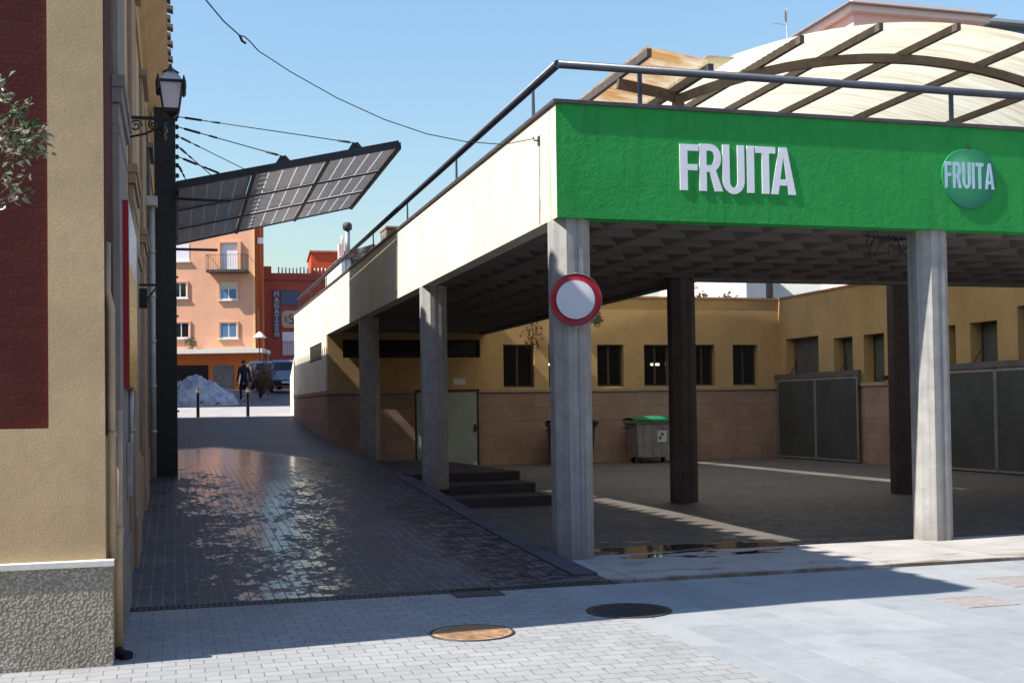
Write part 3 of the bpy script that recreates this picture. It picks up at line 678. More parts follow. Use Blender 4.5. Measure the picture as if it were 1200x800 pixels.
# round no-entry sign
sp = ony(674.5, 351, YC-.28)
rs = thing('road_sign', 'round white road sign with red ring fixed to the corner column', 'sign', (sp.x, sp.y, sp.z), R(-12))
rr = .285
MB().lathe([(0,-.004),(rr*.985,-.004),(rr,0),(rr,.004),(0,.004)], n=48).build('plate', M['galv'], rs).rotation_euler = (R(90),0,0)
MB().lathe([(rr*.735,-.0),(rr*.735,-.001),(rr*.985,-.001),(rr*.985,0)], (0,0,.0065), 48).build('ring', M['signred'], rs).rotation_euler = (R(90),0,0)
MB().lathe([(0,.0055),(rr*.73,.0055)], n=48).build('field', M['signwhite'], rs).rotation_euler = (R(90),0,0)
MB().box(-.24,.24,.01,.014,-.05,-.02).box(-.02,.02,.012,.06,-.3,.3).build('fixing_strap', M['galv'], rs)

# ------------------------------------------------------------------ vaulted courtyard roof
vr = thing('vaulted_roof', 'arched translucent corrugated roof on brown steel ribs over the courtyard', 'roof', (0,0,0))
YF, YK = 16.1, 31.6
def zv(x): return 7.55-.049*(x-12.1)**2
def zl(x): return 6.70+.14*((7.55-x)/1.0)+.0*(x-7.5)**2
def sheet(x0, x1, zf, nx, name):
    ny = int((YK-YF)/.0225)
    g = MB().grid(nx, ny, lambda u, v: (x0+(x1-x0)*u, YF+(YK-YF)*v, zf(x0+(x1-x0)*u)+.07+.018*math.sin((YF+(YK-YF)*v)*2*PI/.18)))
    return g.build(name, M['sheet'], vr, fix=False)
XL = ony(758, 60, YF).x; XV = 7.74; XM = 8.13
sheet(XM, 16.9, zv, 26, 'vault_sheet'); sheet(XL, XV-.02, zl, 4, 'valley_sheet')
MB().box(XV-.02, XM+.03, YF+.02, 19.3, zv(XM)+.035, zv(XM)+.05).build('gap_light_stop', M['sheet'], vr)  # added strip closing the front of the roof gap against stray sun
def purlin(x_, zf, dy=-.12): 
    MB().bar((x_, YF+dy, zf(x_)-.01), (x_, YK, zf(x_)-.01), .075, .12).build('purlin', M['brownsteel'], vr)
for q in (940, 1033, 1124): purlin(ony(q, 45, YF-.12).x, zv)
dx_ = ony(1124, 45, YF).x-ony(1033, 45, YF).x
xp = ony(1124, 45, YF).x
for k in (1, 2, 3): purlin(xp+dx_*k, zv)
purlin(XL+.04, zl, 0)
MB().box(XV-.05, XV+.04, YF-.06, YK, 6.56, 6.68).build('gutter', M['rail'], vr)
for yr in (17.3, 22.3, 27.3, 31.4):
    g = MB(); xs = [XL+.0, XL+.35, XL+.7, XV]; 
    for a, b in zip(xs, xs[1:]): g.bar((a, yr, zl(a)-.16), (b+.005, yr, zl(b)-.16-.03*(b>7.5)), .09, .15)
    xs = [XV+.02+ (16.9-XV)*i/24 for i in range(25)]
    for a, b in zip(xs, xs[1:]):
        g.bar((a, yr, (zv(a) if a > XM else zv(a))-.16), (b+.004, yr, zv(b)-.16), .09, .15)
    g.build('rib', M['brownsteel'], vr)
    for xx in (XV+.02, 16.9):
        zb_ = 4.361 if (xx < XW and True) or yr < YB else 4.70
        if xx > 16 and yr < YB: zb_ = 4.361
        MB().box(xx-.075, xx+.075, yr-.075, yr+.075, zb_, zv(xx)-.2 if xx > 9 else 6.5).build('post', M['brownsteel'], vr)
# support strips on the right wall for back posts handled above

# ------------------------------------------------------------------ market building round the courtyard
mb = thing('market_building', 'ochre market building with reddish stone base around the courtyard', 'building', (0,0,0))
YW, XR, ZTOP, ZL = 31.9, 17.45, 4.70, 2.12
def wall_with_holes(axis, fix_, d, u0, u1, z0, z1, holes, name, mt, par):
    """wall slab as boxes around rectangular openings; axis 'y': plane y=fix_, runs in x; axis 'x': plane x=fix_, runs in y"""
    g = MB(); us = sorted({u0, u1, *[h[0] for h in holes], *[h[1] for h in holes]})
    for a, b in zip(us, us[1:]):
        zs = [(z0, z1)]
        for h in holes:
            if h[0] < b-1e-6 and h[1] > a+1e-6:
                nz = []
                for p, q in zs:
                    if h[2] > p: nz.append((p, min(q, h[2])))
                    if h[3] < q: nz.append((max(p, h[3]), q))
                zs = nz
        for p, q in zs:
            if q-p < 1e-4: continue
            if axis == 'y': g.box(a, b, fix_, fix_+d, p, q)
            else: g.box(fix_, fix_+d, a, b, p, q)
    return g.build(name, mt, par)
def xw(px): return ony(px, 430, YW).x
wz0, wz1 = 2.16, 3.36
bw = [(xw(a), xw(b), wz0, wz1) for a, b in ((590,626),(643,679),(700,731),(755,785),(812,838),(859,888))]
hor = (xw(402), xw(563), 3.0, 3.50)
dr = (xw(485), xw(560), .0, 2.10)
wall_with_holes('y', YW, .3, X0+.001, XR+.3, ZL, ZTOP, bw+[hor], 'back_wall', M['ochre'], mb)
wall_with_holes('y', YW-.04, .34, X0-.02, XR-.001, -.1, ZL-.10, [(dr[0], dr[1], -.2, 3)], 'stone_base', M['blocks'], mb)
MB().box(X0-.05, dr[0], YW-.08, YW-.001, ZL-.10, ZL).box(dr[1], XR-.001, YW-.08, YW-.001, ZL-.10, ZL).build('ledge', M['tanstone'], mb, .008)
MB().box(X0+.3, XR+.3, YW-.03, YW+.33, ZTOP+.001, ZTOP+.06).build('parapet_coping', M['terracotta'], mb)
def window_y(h, par, lit=False):
    a, b, z0, z1 = h
    f = MB().box(a, b, YW+.19, YW+.23, z0, z0+.05).box(a, b, YW+.19, YW+.23, z1-.05, z1).box(a, a+.05, YW+.19, YW+.23, z0+.05, z1-.05).box(b-.05, b, YW+.19, YW+.23, z0+.05, z1-.05).box((a+b)/2-.03, (a+b)/2+.03, YW+.19, YW+.23, z0+.05, z1-.05).build('window', M['frame'], par)
    MB().box(a+.05, b-.05, YW+.205, YW+.21, z0+.05, z1-.05).build('pane', M['pane'], f)
for h in bw: window_y(h, mb)
MB().box(hor[0], hor[1], YW+.2, YW+.22, hor[2], hor[3]).build('strip_window', M['darkglass'], mb)
# dark rooms behind the windows
g = MB().box(X0+.3, XR+7, YW+2.9, YW+3.0, 0, 4.6).box(X0+.3, XR+.2, YW+.301, YW+2.9, 4.5, 4.6).box(X0+.3, XR+.2, YW+.301, YW+2.9, 1.2, 1.3)
g.build('room_back', plain('dark_interior', (.035, .028, .022), .8), mb)
for q in ((645, 427), (767.5, 427)):
    p = ony(*q, YW+.6)
    tg = thing('tube_light', 'short lit tube lamp inside the '+('window beside the corner column' if q[0] < 700 else 'window over the green lidded bin'), 'lamp', (p.x, YW+.6, p.z))
    MB().tube([(-.13,0,0),(.13,0,0)], .03, 10).build('tube', M['tube'], tg); MB().box(-.16,.16,-.03,.03,.035,.06).build('fitting', M['white'], tg)
    MB().box(-.005,.005,-.005,.005,.06,4.5-p.z).build('hanger', M['white'], tg)
# pair of grey doors on the back wall
z_d = .22
dd = MB().box(dr[0], dr[0]+.05, YW-.0, YW+.1, 0, dr[3]).box(dr[1]-.05, dr[1], YW-.0, YW+.1, 0, dr[3]).box(dr[0]+.05, dr[1]-.05, YW-.0, YW+.1, dr[3]-.05, dr[3]).build('door_frame', M['frame'], mb)
xm = dr[0]+.62
for a, b in ((dr[0]+.06, xm), (xm+.01, dr[1]-.06)):
    d_ = MB().box(a, b, YW-.03, YW+.02, .06, dr[3]-.06).box(a+.08, b-.08, YW-.038, YW-.031, .2, .95).box(a+.08, b-.08, YW-.038, YW-.031, 1.1, 1.9).build('door', M['greydoor'], mb)
hd = MB().box(dr[1]-.13, dr[1]-.09, YW-.09, YW-.031, .95, 1.15).box(dr[1]-.13, dr[1]-.02, YW-.1, YW-.085, 1.0, 1.06).build('handle', M['black'], d_)
# right wall of courtyard (plane x = XR)
def yw(px, py=400): return onx(px, py, XR).y
rw = []
for (a, b, t_, bt_) in ((921,959,3.5,2.3),(977,999,3.37,2.25),(1012,1036,3.37,2.12),(1109,1120,3.37,2.3),(1137,1169,3.37,2.3),(1193,1228,3.62,2.3)):
    rw.append((yw(b), yw(a), bt_, t_))
wall_with_holes('x', XR, .45, 12.5, YW, ZL, ZTOP, rw, 'side_wall', M['ochre'], mb)
MB().box(XR-.03, XR+.4, 12.5, YW-.041, -.1, ZL-.1).build('stone_base', M['blocks_side'], mb)
MB().box(XR-.07, XR-.001, 12.5, YW-.1, ZL-.10, ZL).build('ledge', M['tanstone'], mb, .008)
MB().box(XR-.03, XR+.5, 12.5, YW-.031, ZTOP+.001, ZTOP+.06).build('parapet_coping', M['terracotta'], mb)
for i, h in enumerate(rw):
    a, b, z0, z1 = h
    if i == 0: 
        g = MB(); z = z0
        while z < z1: g.box(XR+.28, XR+.31, a, b, z, min(z1, z+.075)); g.box(XR+.272, XR+.28, a, b, z+.06, z+.07); z += .08
        g.build('roller_shutter', M['shutter'], mb)
    else:
        f = MB().box(XR+.30, XR+.34, a, b, z0, z0+.05).box(XR+.30, XR+.34, a, b, z1-.05, z1).box(XR+.30, XR+.34, a, a+.05, z0+.05, z1-.05).box(XR+.30, XR+.34, b-.05, b, z0+.05, z1-.05).build('window', M['frame'], mb)
        MB().box(XR+.315, XR+.32, a+.05, b-.05, z0+.05, z1-.05).build('pane', plain('grey_green_glass', (.09, .11, .10), .25, 0, .1) if 'grey_green_glass' not in bpy.data.materials else bpy.data.materials['grey_green_glass'], f)
# wall along the alley, flush below the cream fascia
ye = onx(345.5, 450, X0).y
LO = (onx(377, 410, X0).y, onx(363, 410, X0).y)
wall_with_holes('x', X0+.0, .24, 32.202, ye, zr(33)-.6, ZT, [(LO[0], LO[1], 3.02, 3.50)], 'alley_wall', M['cream'], mb)
MB().box(X0-.02, X0-.001, 32.202, ye, .3, 2.019).box(X0-.05, X0-.001, 31.901, ye, 2.02, 2.12).build('stone_base', M['blocks_side'], mb)
MB().box(X0+.241, X0+1.0, 32.21, ye, -.1, ZT-.01).build('wall_core', M['ochre'], mb)
g = MB(); z = 3.02
while z < 3.48: g.bar((X0+.03, LO[0], z+.02), (X0+.03, LO[1], z+.02), .05, .012, (0.5,0,.8)); z += .045
g.box(X0+.1, X0+.12, LO[0], LO[1], 3.02, 3.5)
g.build('louvre', M['shutter'], mb)
# sloped end wall beyond
Ya = ye; 
g = MB().prism([(Ya+.001, .8), (Ya+1.5, .9), (Ya+1.5, 2.75), (Ya+.001, 3.42)], lambda a, b: (X0-.02, a, b), lambda a, b: (X0+.3, a, b))
g.build('end_buttress', M['cream'], mb)

# platform and steps at foot of doors
ps = thing('stone_steps', 'dark stone landing with three steps beside the alley ramp', 'steps', (0,0,0))
XS = 5.92
g = MB().prism([(20.3,-.1),(YW-.05,-.1),(YW-.05,.20),(27,.40),(20.3,.46)], lambda a, b: (3.952, a, b), lambda a, b: (XS, a, b))
g.build('landing', M['step'], ps, .01)
for y_, z_ in ((19.35, .31), (18.45, .16)):
    MB().box(3.953, XS+ (0.0), y_, y_+.94 if z_ > .2 else y_+.895, -.1, z_).build('step', M['step'], ps, .012)
MB().prism([(XS+.001,-.1),(8.3,-.1),(8.3,.02),(XS+.001,.22)], lambda a, b: (a, 28.5, b), lambda a, b: (a, YW-.06, b)).build('side_ramp', M['court'], ps)

# sliding gates
def mesh_mat():
    t = NT('dark_gate_mesh'); v = t.co(); x, y, z = t.xyz(v)
    wv = t.math('ADD', t.math('SINE', t.math('MULTIPLY', y, 130)), t.math('SINE', t.math('MULTIPLY', z, 130)))
    c = t.mix(t.ramp(t.noise(v, 1.5, 4), .3, .7), (.075,.078,.08), (.11,.112,.115))
    return t.fin(c, .5, t.bump(wv, .2, .004), .3, .4)
M['gmesh'] = mesh_mat()
def gate(ya, yb, nleaf, label, white=False):
    t = thing('sliding_gate', label, 'gate', (XR-.16, ya, 0), group='sliding gates along the courtyard wall')
    L = yb-ya
    MB().box(-.03, .05, -.1, L+.12, 2.32, 2.46).build('top_track', M['shutter'], t, .004)
    for i in range(nleaf):
        a = L*i/nleaf; b = L*(i+1)/nleaf-.02
        MB().box(-.01, .01, a+.04, b-.04, .08, 2.24).build('mesh_panel', M['gmesh'], t)
        MB().box(-.02, .02, a, b, .03, .08).box(-.02, .02, a, b, 2.24, 2.29).box(-.02, .02, a, a+.04, .08, 2.24).box(-.02, .02, b-.04, b, .08, 2.24).build('leaf_frame', M['lightmetal'] if white and i == 0 else M['galv'], t)
    for k in range(2 if L < 6 else 3):
        y_ = L*(.12+.62*k) if L < 6 else L*(.1+.28*k*1.3)
        if y_ > L: continue
        MB().bar((0,y_,2.46),(0,y_,2.88),.035,.035).bar((.0,y_,2.76),(0,y_+.3,2.46),.018,.018).build('hook', M['darkiron'], t)
    return t
gate(yw(1010), YW-.15, 2, 'grey mesh gate of two leaves in the far courtyard corner')
g2a = 18.3; g2 = gate(g2a, yw(1110), 3, 'long grey mesh gate partly hidden by the sunlit column', True)

# dumpsters
def dumpster(loc, body, lid, label, rz=0, notice=True):
    t = thing('wheeled_bin', label, 'bin', loc, rz)
    W, D = 1.30, .95
    g = MB()
    def ring(w_, d_, z_): return [(-w_/2,-d_/2,z_),(w_/2,-d_/2,z_),(w_/2,d_/2,z_),(-w_/2,d_/2,z_)]
    lv = [ring(W*.86, D*.78, .16), ring(W*.98, D*.97, 1.08), ring(W*1.05, D*1.05, 1.10), ring(W*1.05, D*1.05, 1.17)]
    vs = sum(lv, []); fs = [(0,3,2,1),(12,13,14,15)]
    for i in range(3):
        for k in range(4): fs.append((i*4+k, i*4+(k+1)%4, (i+1)*4+(k+1)%4, (i+1)*4+k))
    g.add(vs, fs)
    for x_ in (-.42, -.14, .14, .42): g.bar((x_*.9, -D*.41, .22), (x_*1.02, -D*.495, 1.05), .03, .02)
    g.build('body', body, t, .015)
    g = MB().grid(10, 8, lambda u, v: ((u-.5)*W*1.08, (v-.5)*D*1.1, 1.18+.13*math.sin(PI*v)**.7*(1-.35*abs(2*u-1)**3)))
    g.box(-W*.54, W*.54, -D*.57, -D*.55, 1.15, 1.22)
    g.build('lid', lid, t)
    for x_, y_ in ((-.45,-.3),(.45,-.3),(-.45,.3),(.45,.3)):
        w_ = MB().tube([(x_-.03,y_,.085),(x_+.03,y_,.085)], .085, 14).build('wheel', M['rubber'], t)
        MB().box(x_-.045, x_+.045, y_-.015, y_+.015, .09, .17).build('wheel_fork', M['galv'], w_)
    MB().tube([(-W*.53,-.2,.98),(-W*.60,-.2,.98),(-W*.60,.2,.98),(-W*.53,.2,.98)], .02, 8).build('lift_bar', M['black'], t)
    if notice:
        y_ = -D*.47
        MB().add([(-.02,-D*.458-.012,.58),(.26,-D*.458-.012,.58),(.26,-D*.482-.012,.90),(-.02,-D*.482-.012,.90)], [(0,1,2,3)]).build('notice', M['paper'], t)
        MB().add([(.08,-D*.474-.016,.76),(.16,-D*.474-.016,.76),(.16,-D*.480-.016,.84),(.08,-D*.480-.016,.84)], [(0,1,2,3)]).add([(.02,-D*.464-.016,.66),(.10,-D*.464-.016,.66),(.10,-D*.472-.016,.74),(.02,-D*.472-.016,.74)], [(0,1,2,3)]).build('pictogram', M['binlid'], t)
        MB().add([(.44,-D*.489-.014,.95),(.56,-D*.489-.014,.95),(.56,-D*.496-.014,1.03),(.44,-D*.496-.014,1.03)], [(0,1,2,3)]).build('reflector', plain('orange_reflector', (.6,.14,.03), .4), t)
    return t
bx = ony(768, 520, 30.7).x
dumpster((bx, 30.95, .0), M['binbody'], M['binlid'], 'grey wheeled waste container with green lid against the back wall')
dumpster((ony(671, 520, 30.9).x, 31.0, .0), M['bindark'], M['rubber'], 'dark wheeled waste container mostly hidden behind the corner column', 0, False).scale = (.88, .95, .97)
pl = MB().box(xw(531), xw(545), YW-.012, YW-.002, 2.25, 2.42).build('wall_plaque', M['paper']); tag(pl, 'small pale notice plate above the grey doors', 'plate')

# hanging plants on left wing roof edge
def leaf_cluster(g, c, r, n, size, squash=1., droop=0.):
    for _ in range(n):
        while True:
            d = Vector((random.uniform(-1,1), random.uniform(-1,1), random.uniform(-1,1)))
            if .15 < d.length < 1: break
        p = Vector(c)+Vector((d.x*r, d.y*r, d.z*r*squash)); a = Vector((random.uniform(-1,1), random.uniform(-1,1), random.uniform(-.6,.6)-droop)).normalized()
        b = a.cross(Vector((random.uniform(-1,1), random.uniform(-1,1), random.uniform(-1,1)))).normalized()
        L = size*random.uniform(.6,1.3); w_ = L*.42
        n_ = a.cross(b)*L*.12
        g.add([p, p+a*L*.5+b*w_*.5+n_, p+a*L, p+a*L*.5-b*w_*.5+n_], [(0,1,2,3)])
def hanging(px, py, Y, r, label):
    p = ony(px, py, Y); t = thing('hanging_plant', label, 'plant', (p.x, Y, p.z))
    g = MB(); leaf_cluster(g, (0,0,0), r, 150, .10, 1.5, .6); g.build('leaves', M['leaf_dry'] if r > .2 else M['leaf'], t, fix=False)
    MB().tube([(0,0,r),(0.02,0,0),(0,.02,-r*1.4)], .008, 5).tube([(0,0,r),(-.1,0,0),(-.15,.02,-r)], .007, 5).build('stems', M['barkm'], t)
hanging(624, 392, 29.5, .30, 'dry trailing plant hanging from the roof edge by the first window')
hanging(699, 372, 29.0, .14, 'small green trailing plant hanging behind the round road sign')

# ------------------------------------------------------------------ mast, cable-stayed solar canopy
MY = 22.0; mz0 = zr(22)-.05; mx = -.125
mast = thing('steel_mast', 'tall black steel mast standing at the foot of the alley wall', 'mast', (mx, MY, mz0))
HM = ony(200, 128, MY).z-mz0
MB().box(-.183,.183,-.11,-.09,0,HM).box(-.183,.183,.09,.11,0,HM).box(-.02,.02,-.09,.09,0,HM).box(-.21,.21,-.16,.16,0,.03).build('shaft', M['black'], mast, .004)
stud_z = [ony(208, q, MY).z-mz0 for q in (137, 149, 160, 172, 184, 194, 206, 216)]
for z_ in stud_z: MB().box(.184,.235,-.015,.015,z_-.04,z_+.04).tube([(.225,-.03,z_),(.225,.03,z_)], .022, 8).build('cable_lug', M['black'], mast)
g = MB()
for z_ in (1.2, 2.0, 2.9, 3.6, 4.3): g.tube([(.184,0,z_),(.215,0,z_)], .018, 6)
g.build('studs', M['black'], mast)
NL = ony(204, 219, 21.3); NR = ony(468, 171, 21.3); FR = ony(411, 243, 27.5); FL = ony(204, 286, 27.5)
NL.x = FL.x = .08
def P(u, v, h=0): 
    a = NL.lerp(NR, u); b = FL.lerp(FR, u); return a.lerp(b, v)+Vector((-.21,0,.97))*h
sc_ = thing('solar_canopy', 'tilted canopy of solar modules hung over the alley on steel cables', 'canopy', (0,0,0))
g = MB()
def beamP(u0,v0,u1,v1,w_,h_,dz=0): g.bar(P(u0,v0,dz), P(u1,v1,dz), w_, h_)
beamP(0,0,1,0,.09,.13,.03); beamP(0,1,1,1,.07,.09,.02); beamP(0,0,0,1,.07,.09,.02); beamP(1,0,1,1,.07,.09,.02)
g.build('frame', M['black'], sc_)
edges = [0, .333, .667, 1]
cell_m = M['cell']
for k in range(3):
    u0, u1 = edges[k]+.008, edges[k+1]-.008
    g = MB(); g.add([P(u0,.01,-.0),P(u1,.01,0),P(u1,.99,0),P(u0,.99,0)], [(0,1,2,3)])
    md = g.build('solar_module', M['milk'], sc_)
    g = MB(); nu, nv = 5, 3
    for i in range(nu):
        for j in range(nv):
            a0 = u0+(u1-u0)*(i+.03)/nu; a1 = u0+(u1-u0)*(i+.945)/nu; b0 = .012+.976*(j+.02)/nv; b1 = .012+.976*(j+.98)/nv
            q = [P(a0,b0,-.006),P(a1,b0,-.006),P(a1,b1,-.006),P(a0,b1,-.006)]; g.add(q, [(0,1,2,3)])
    g.build('cells', cell_m, md)
    g = MB()
    for j in range(1, nv): g.bar(P(u0, j/nv, -.03), P(u1, j/nv, -.03), .04, .035)
    g.bar(P(u1+.008, 0, -.03), P(u1+.008, 1, -.03), .06, .05)
    g.build('glazing_bars', M['brownsteel'], md)
for u in (.47, .80):
    for v in (0.004, .97):
        p = P(u, v, .12); MB().prism([(-.16,-.06),(.16,-.06),(.05,.09),(-.05,.09)], lambda a, b: (p.x+a, p.y-.012, p.z+b+.22*a), lambda a, b: (p.x+a, p.y+.012, p.z+b+.22*a)).build('cable_bracket', M['black'], sc_)
LUG = lambda i: Vector((mx+.235, MY, mz0+stud_z[i]))
ends = [(0, P(.80,0,.2)), (1, P(.47,0,.2)), (2, P(.80,.97,.2)), (3, P(.47,.97,.2)), (4, P(.2,0.02,.1)), (5, P(.2,.97,.1))]
names = ['topmost stay from mast to the outer near canopy bracket','stay from mast to the inner near canopy bracket','long stay crossing to the outer far canopy bracket','stay crossing to the inner far canopy bracket','short stay low on the mast to the near canopy edge','lowest short stay to the far canopy edge']
for (i, e), nm in zip(ends, names):
    a = LUG(i); d = (e-a)
    g = MB().tube([a, e], .009, 6).tube([a+d.normalized()*.12, a+d.normalized()*.42], .022, 6).tube([a+d.normalized()*.6, a+d.normalized()*.75], .018, 6).tube([e-d.normalized()*.3, e-d.normalized()*.08], .02, 6)
    tag(g.build('stay_cable', M['cable']), 'thin steel '+nm if not nm.startswith('top') and not nm.startswith('long') and not nm.startswith('low') else nm, 'cable', 'stay cables of the solar canopy')
for q0, q1, lb in (((206,233),(270,236),'upper black strut from mast under the solar canopy'), ((206,292),(255,293),'lower slim black strut pointing out from the mast')):
    a = ony(*q0, MY); b = ony(*q1, MY+.1); tag(MB().bar(a, b, .035, .045).build('strut', M['black']), lb, 'strut', 'struts on the mast')

# overhead wire with insulator
pts_px = [(236,-6,10.6),(262,25,10.9),(285,45,11.1),(303,58,11.3),(340,84,11.6),(395,115,12.0),(450,140,12.2),(500,157,12.4),(545,166,12.5),(590,169.5,12.6)]
g = MB(); P3 = [ony(a, b, Y) for a, b, Y in pts_px]+[Vector((X0-.06, hk.y, hk.z+.02))]
P3 = [P3[0]+(P3[0]-P3[1])*2.2]+P3
g.tube(P3[:3]+[ony(281,42,11.08)], .0065, 6); g.tube([ony(303,60,11.3)]+P3[5:], .0055, 6)
a, b = ony(281,42,11.08), ony(303,60,11.3)
dv = (b-a).normalized(); nv_ = Vector((-dv.z, 0, dv.x))
g.tube([a, a+dv*.06+nv_*.035, a+dv*.14+nv_*.03, b], .006, 6); g.tube([a, a+dv*.05-nv_*.04, a+dv*.1-nv_*.035], .012, 6)
tag(g.build('overhead_wire', M['cable']), 'sagging overhead wire with a link crossing the sky to the canopy', 'wire')

# ------------------------------------------------------------------ plaza beyond
# second building on the left whose shade covers the plaza
b2 = thing('side_building', 'tan building beyond the alley on the shaded side', 'building', (0,0,0))
MB().box(-14, -.7, 46.3, 69, 1.5, 10.5).build('wall', M['tanstone'], b2); MB().box(-14.2, -.4, 46.1, 69.2, 10.5, 10.75).build('roof', M['terracotta'], b2)
for k in range(5): 
    MB().box(-.7+.001, -.66, 48+k*4.1, 49.2+k*4.1, 5.2, 6.9).build('window', M['shutter'], b2)

# unseen blocks added behind and right of the viewer to cut skylight
pb = thing('skylight_blocker', 'unseen tan block added behind the viewer to cut skylight', 'building', (0,0,0))
MB().box(-30, 46, -24, -15, -.1, 13).build('wall', M['tanstone'], pb); MB().box(-30.3, 46.3, -24.3, -14.7, 13.001, 13.3).build('roof', M['terracotta'], pb)
for k in range(18):
    for j in range(3): MB().box(-28+k*4.1, -26.9+k*4.1, -14.999, -14.96, 1.6+j*3.6, 3.6+j*3.6).build('window', M['shutter'], pb)
pb = thing('skylight_blocker', 'unseen brown block added at far right to cut skylight', 'building', (0,0,0))
MB().box(34, 46, -14.6, 30, -.1, 14).build('wall', M['tanstone'], pb); MB().box(33.7, 46.3, -14.6, 30.3, 14.001, 14.3).build('roof', M['terracotta'], pb)
for k in range(8):
    for j in range(3): MB().box(33.96, 33.999, -10+k*4.6, -8.8+k*4.6, 1.6+j*3.8, 3.6+j*3.8).build('window', M['shutter'], pb)

# bollards
bo = thing('bollard', 'left one of two dark slim bollards, nearer the mast', 'bollard', (0,0,0), group='bollards closing the top of the alley')
MB().lathe([(.055,0),(.055,.80),(.062,.81),(.062,.86),(.055,.87),(.055,.97),(.04,1.02),(0,1.03)], n=14).build('post', M['black'], bo)
MB().lathe([(.057,.875),(.057,.955)], n=14).build('band', M['galv'], bo)
def foot(px, Y): p = ony(px, 480, Y); return (p.x, Y, zr(Y)-.01)
bo.location = foot(232, 41.3)
copy_tree(bo, foot(290.5, 41.3), 'right one of two dark slim bollards, in front of the walker')

# snow heap
g = MB(); sx, sy = ony(224, 470, 49).x-.35, 49.0
def snowf(u, v):
    a = 2*PI*u; r = v; x_ = 1.85*r*math.cos(a); y_ = 1.5*r*math.sin(a)
    h = max(0, 1-r**1.35); n = noise.fractal(Vector((x_*1.3, y_*1.3, 3)), 1., 2., 5); n2 = noise.noise(Vector((x_*5, y_*5, 8)))
    n3 = abs(noise.noise(Vector((x_*2.6, y_*2.6, 5))))
    hh = 1.22*h**.62*(.9+.42*n)-.30*n3*min(1, h*4)+.14*n2*min(1, h*4) - .12*(r > .98)
    return (x_+.12*n2, y_+.1*n, hh)
g.grid(90, 34, snowf, sm=False)
for k in range(50):
    a = random.uniform(0, 2*PI); r_ = random.uniform(.3, 1.05); s_ = random.uniform(.05, .16); cx_, cy_ = 2.2*r_*math.cos(a), 1.5*r_*math.sin(a)
    z_ = max(0, 1.4*(1-r_**1.35))*.85
    vs = [Vector((cx_,cy_,z_))+Vector((random.uniform(-1,1),random.uniform(-1,1),random.uniform(-.7,1)))*s_ for _ in range(6)]
    g.add(vs, [(0,1,2),(0,2,3),(0,3,4),(0,4,1),(5,2,1),(5,3,2),(5,4,3),(5,1,4)])
sh = g.build('snow_heap', M['snow'], fix=False); sh.location = (sx+.35, sy, zr(49)); tag(sh, 'dirty bluish heap of cleared snow by the plaza entrance', 'snow')

# person walking
def skin_body(name, verts, edges_, mt, par, sub=2):
    me = bpy.data.meshes.new(name); me.from_pydata([v[:3] for v in verts], edges_, [])
    o = bpy.data.objects.new(name, me); COL.objects.link(o); o.parent = par
    md = o.modifiers.new('skin', 'SKIN'); md.use_smooth_shade = True
    for i, v in enumerate(verts):
        r_ = v[3]; me.skin_vertices[0].data[i].radius = (r_, r_*(v[4] if len(v) > 4 else 1))
    me.skin_vertices[0].data[0].use_root = True
    o.modifiers.new('sub', 'SUBSURF').levels = sub; o.modifiers['sub'].render_levels = sub
    me.materials.append(mt); return o
pp = ony(286, 460, 54)
pe = thing('person', 'person in dark clothes walking across the shaded plaza behind the bollards', 'person', (pp.x, 54, zr(54)), R(200))
V = [(0,0,.95,.15,.75),(0,.01,1.15,.14,.75),(0,0,1.36,.17,.7),(0,0,1.48,.07),(0,-.02,1.56,.06),
     (.20,0,1.42,.065),(.27,.04,1.14,.05),(.29,-.04,.90,.042),(.29,-.07,.82,.04),
     (-.20,0,1.42,.065),(-.28,-.05,1.15,.05),(-.33,-.14,.92,.042),(-.33,-.18,.84,.04),
     (.09,0,.90,.10),(.11,-.12,.50,.07),(.11,-.05,.10,.05),(.11,-.18,.05,.045),
     (-.09,0,.90,.10),(-.10,.10,.50,.07),(-.10,.30,.14,.05),(-.10,.20,.05,.045)]
Eg = [(0,1),(1,2),(2,3),(3,4),(2,5),(5,6),(6,7),(7,8),(2,9),(9,10),(10,11),(11,12),(0,13),(13,14),(14,15),(15,16),(0,17),(17,18),(18,19),(19,20)]
skin_body('body', V, Eg, M['cloth'], pe)
hdm = MB(); hdm.grid(16, 12, lambda u, v: (.075*math.sin(PI*v)*math.cos(2*PI*u), -.03+.092*math.sin(PI*v)*math.sin(2*PI*u)-(.018 if abs(u-.75) < .04 and .45 < v < .6 else 0), 1.655+.115*math.cos(PI*v)))
hdm.build('head', M['skin'], pe)
MB().grid(16, 8, lambda u, v: (.083*math.sin(PI*.58*v)*math.cos(2*PI*u), -.018+.10*math.sin(PI*.58*v)*math.sin(2*PI*u), 1.665+.122*math.cos(PI*.58*v))).build('hair', M['rubber'], pe)
for s_, hp in ((1, (.29,-.08,.80)), (-1, (-.33,-.19,.82))):
    hv = [(hp[0],hp[1],hp[2],.034),(hp[0],hp[1]-.01,hp[2]-.07,.036)]; he = [(0,1)]
    for k in range(4): 
        i = len(hv); hv += [(hp[0]+(k-1.5)*.018,hp[1]-.02,hp[2]-.12-.008*(k in (1,2)),.009),(hp[0]+(k-1.5)*.018,hp[1]-.03,hp[2]-.16-.012*(k in (1,2)),.008)]; he += [(1,i),(i,i+1)]
    i = len(hv); hv += [(hp[0]-s_*.04,hp[1]-.02,hp[2]-.05,.010),(hp[0]-s_*.045,hp[1]-.035,hp[2]-.10,.009)]; he += [(0,i),(i,i+1)]
    skin_body('hand', hv, he, M['skin'], pe, 1)

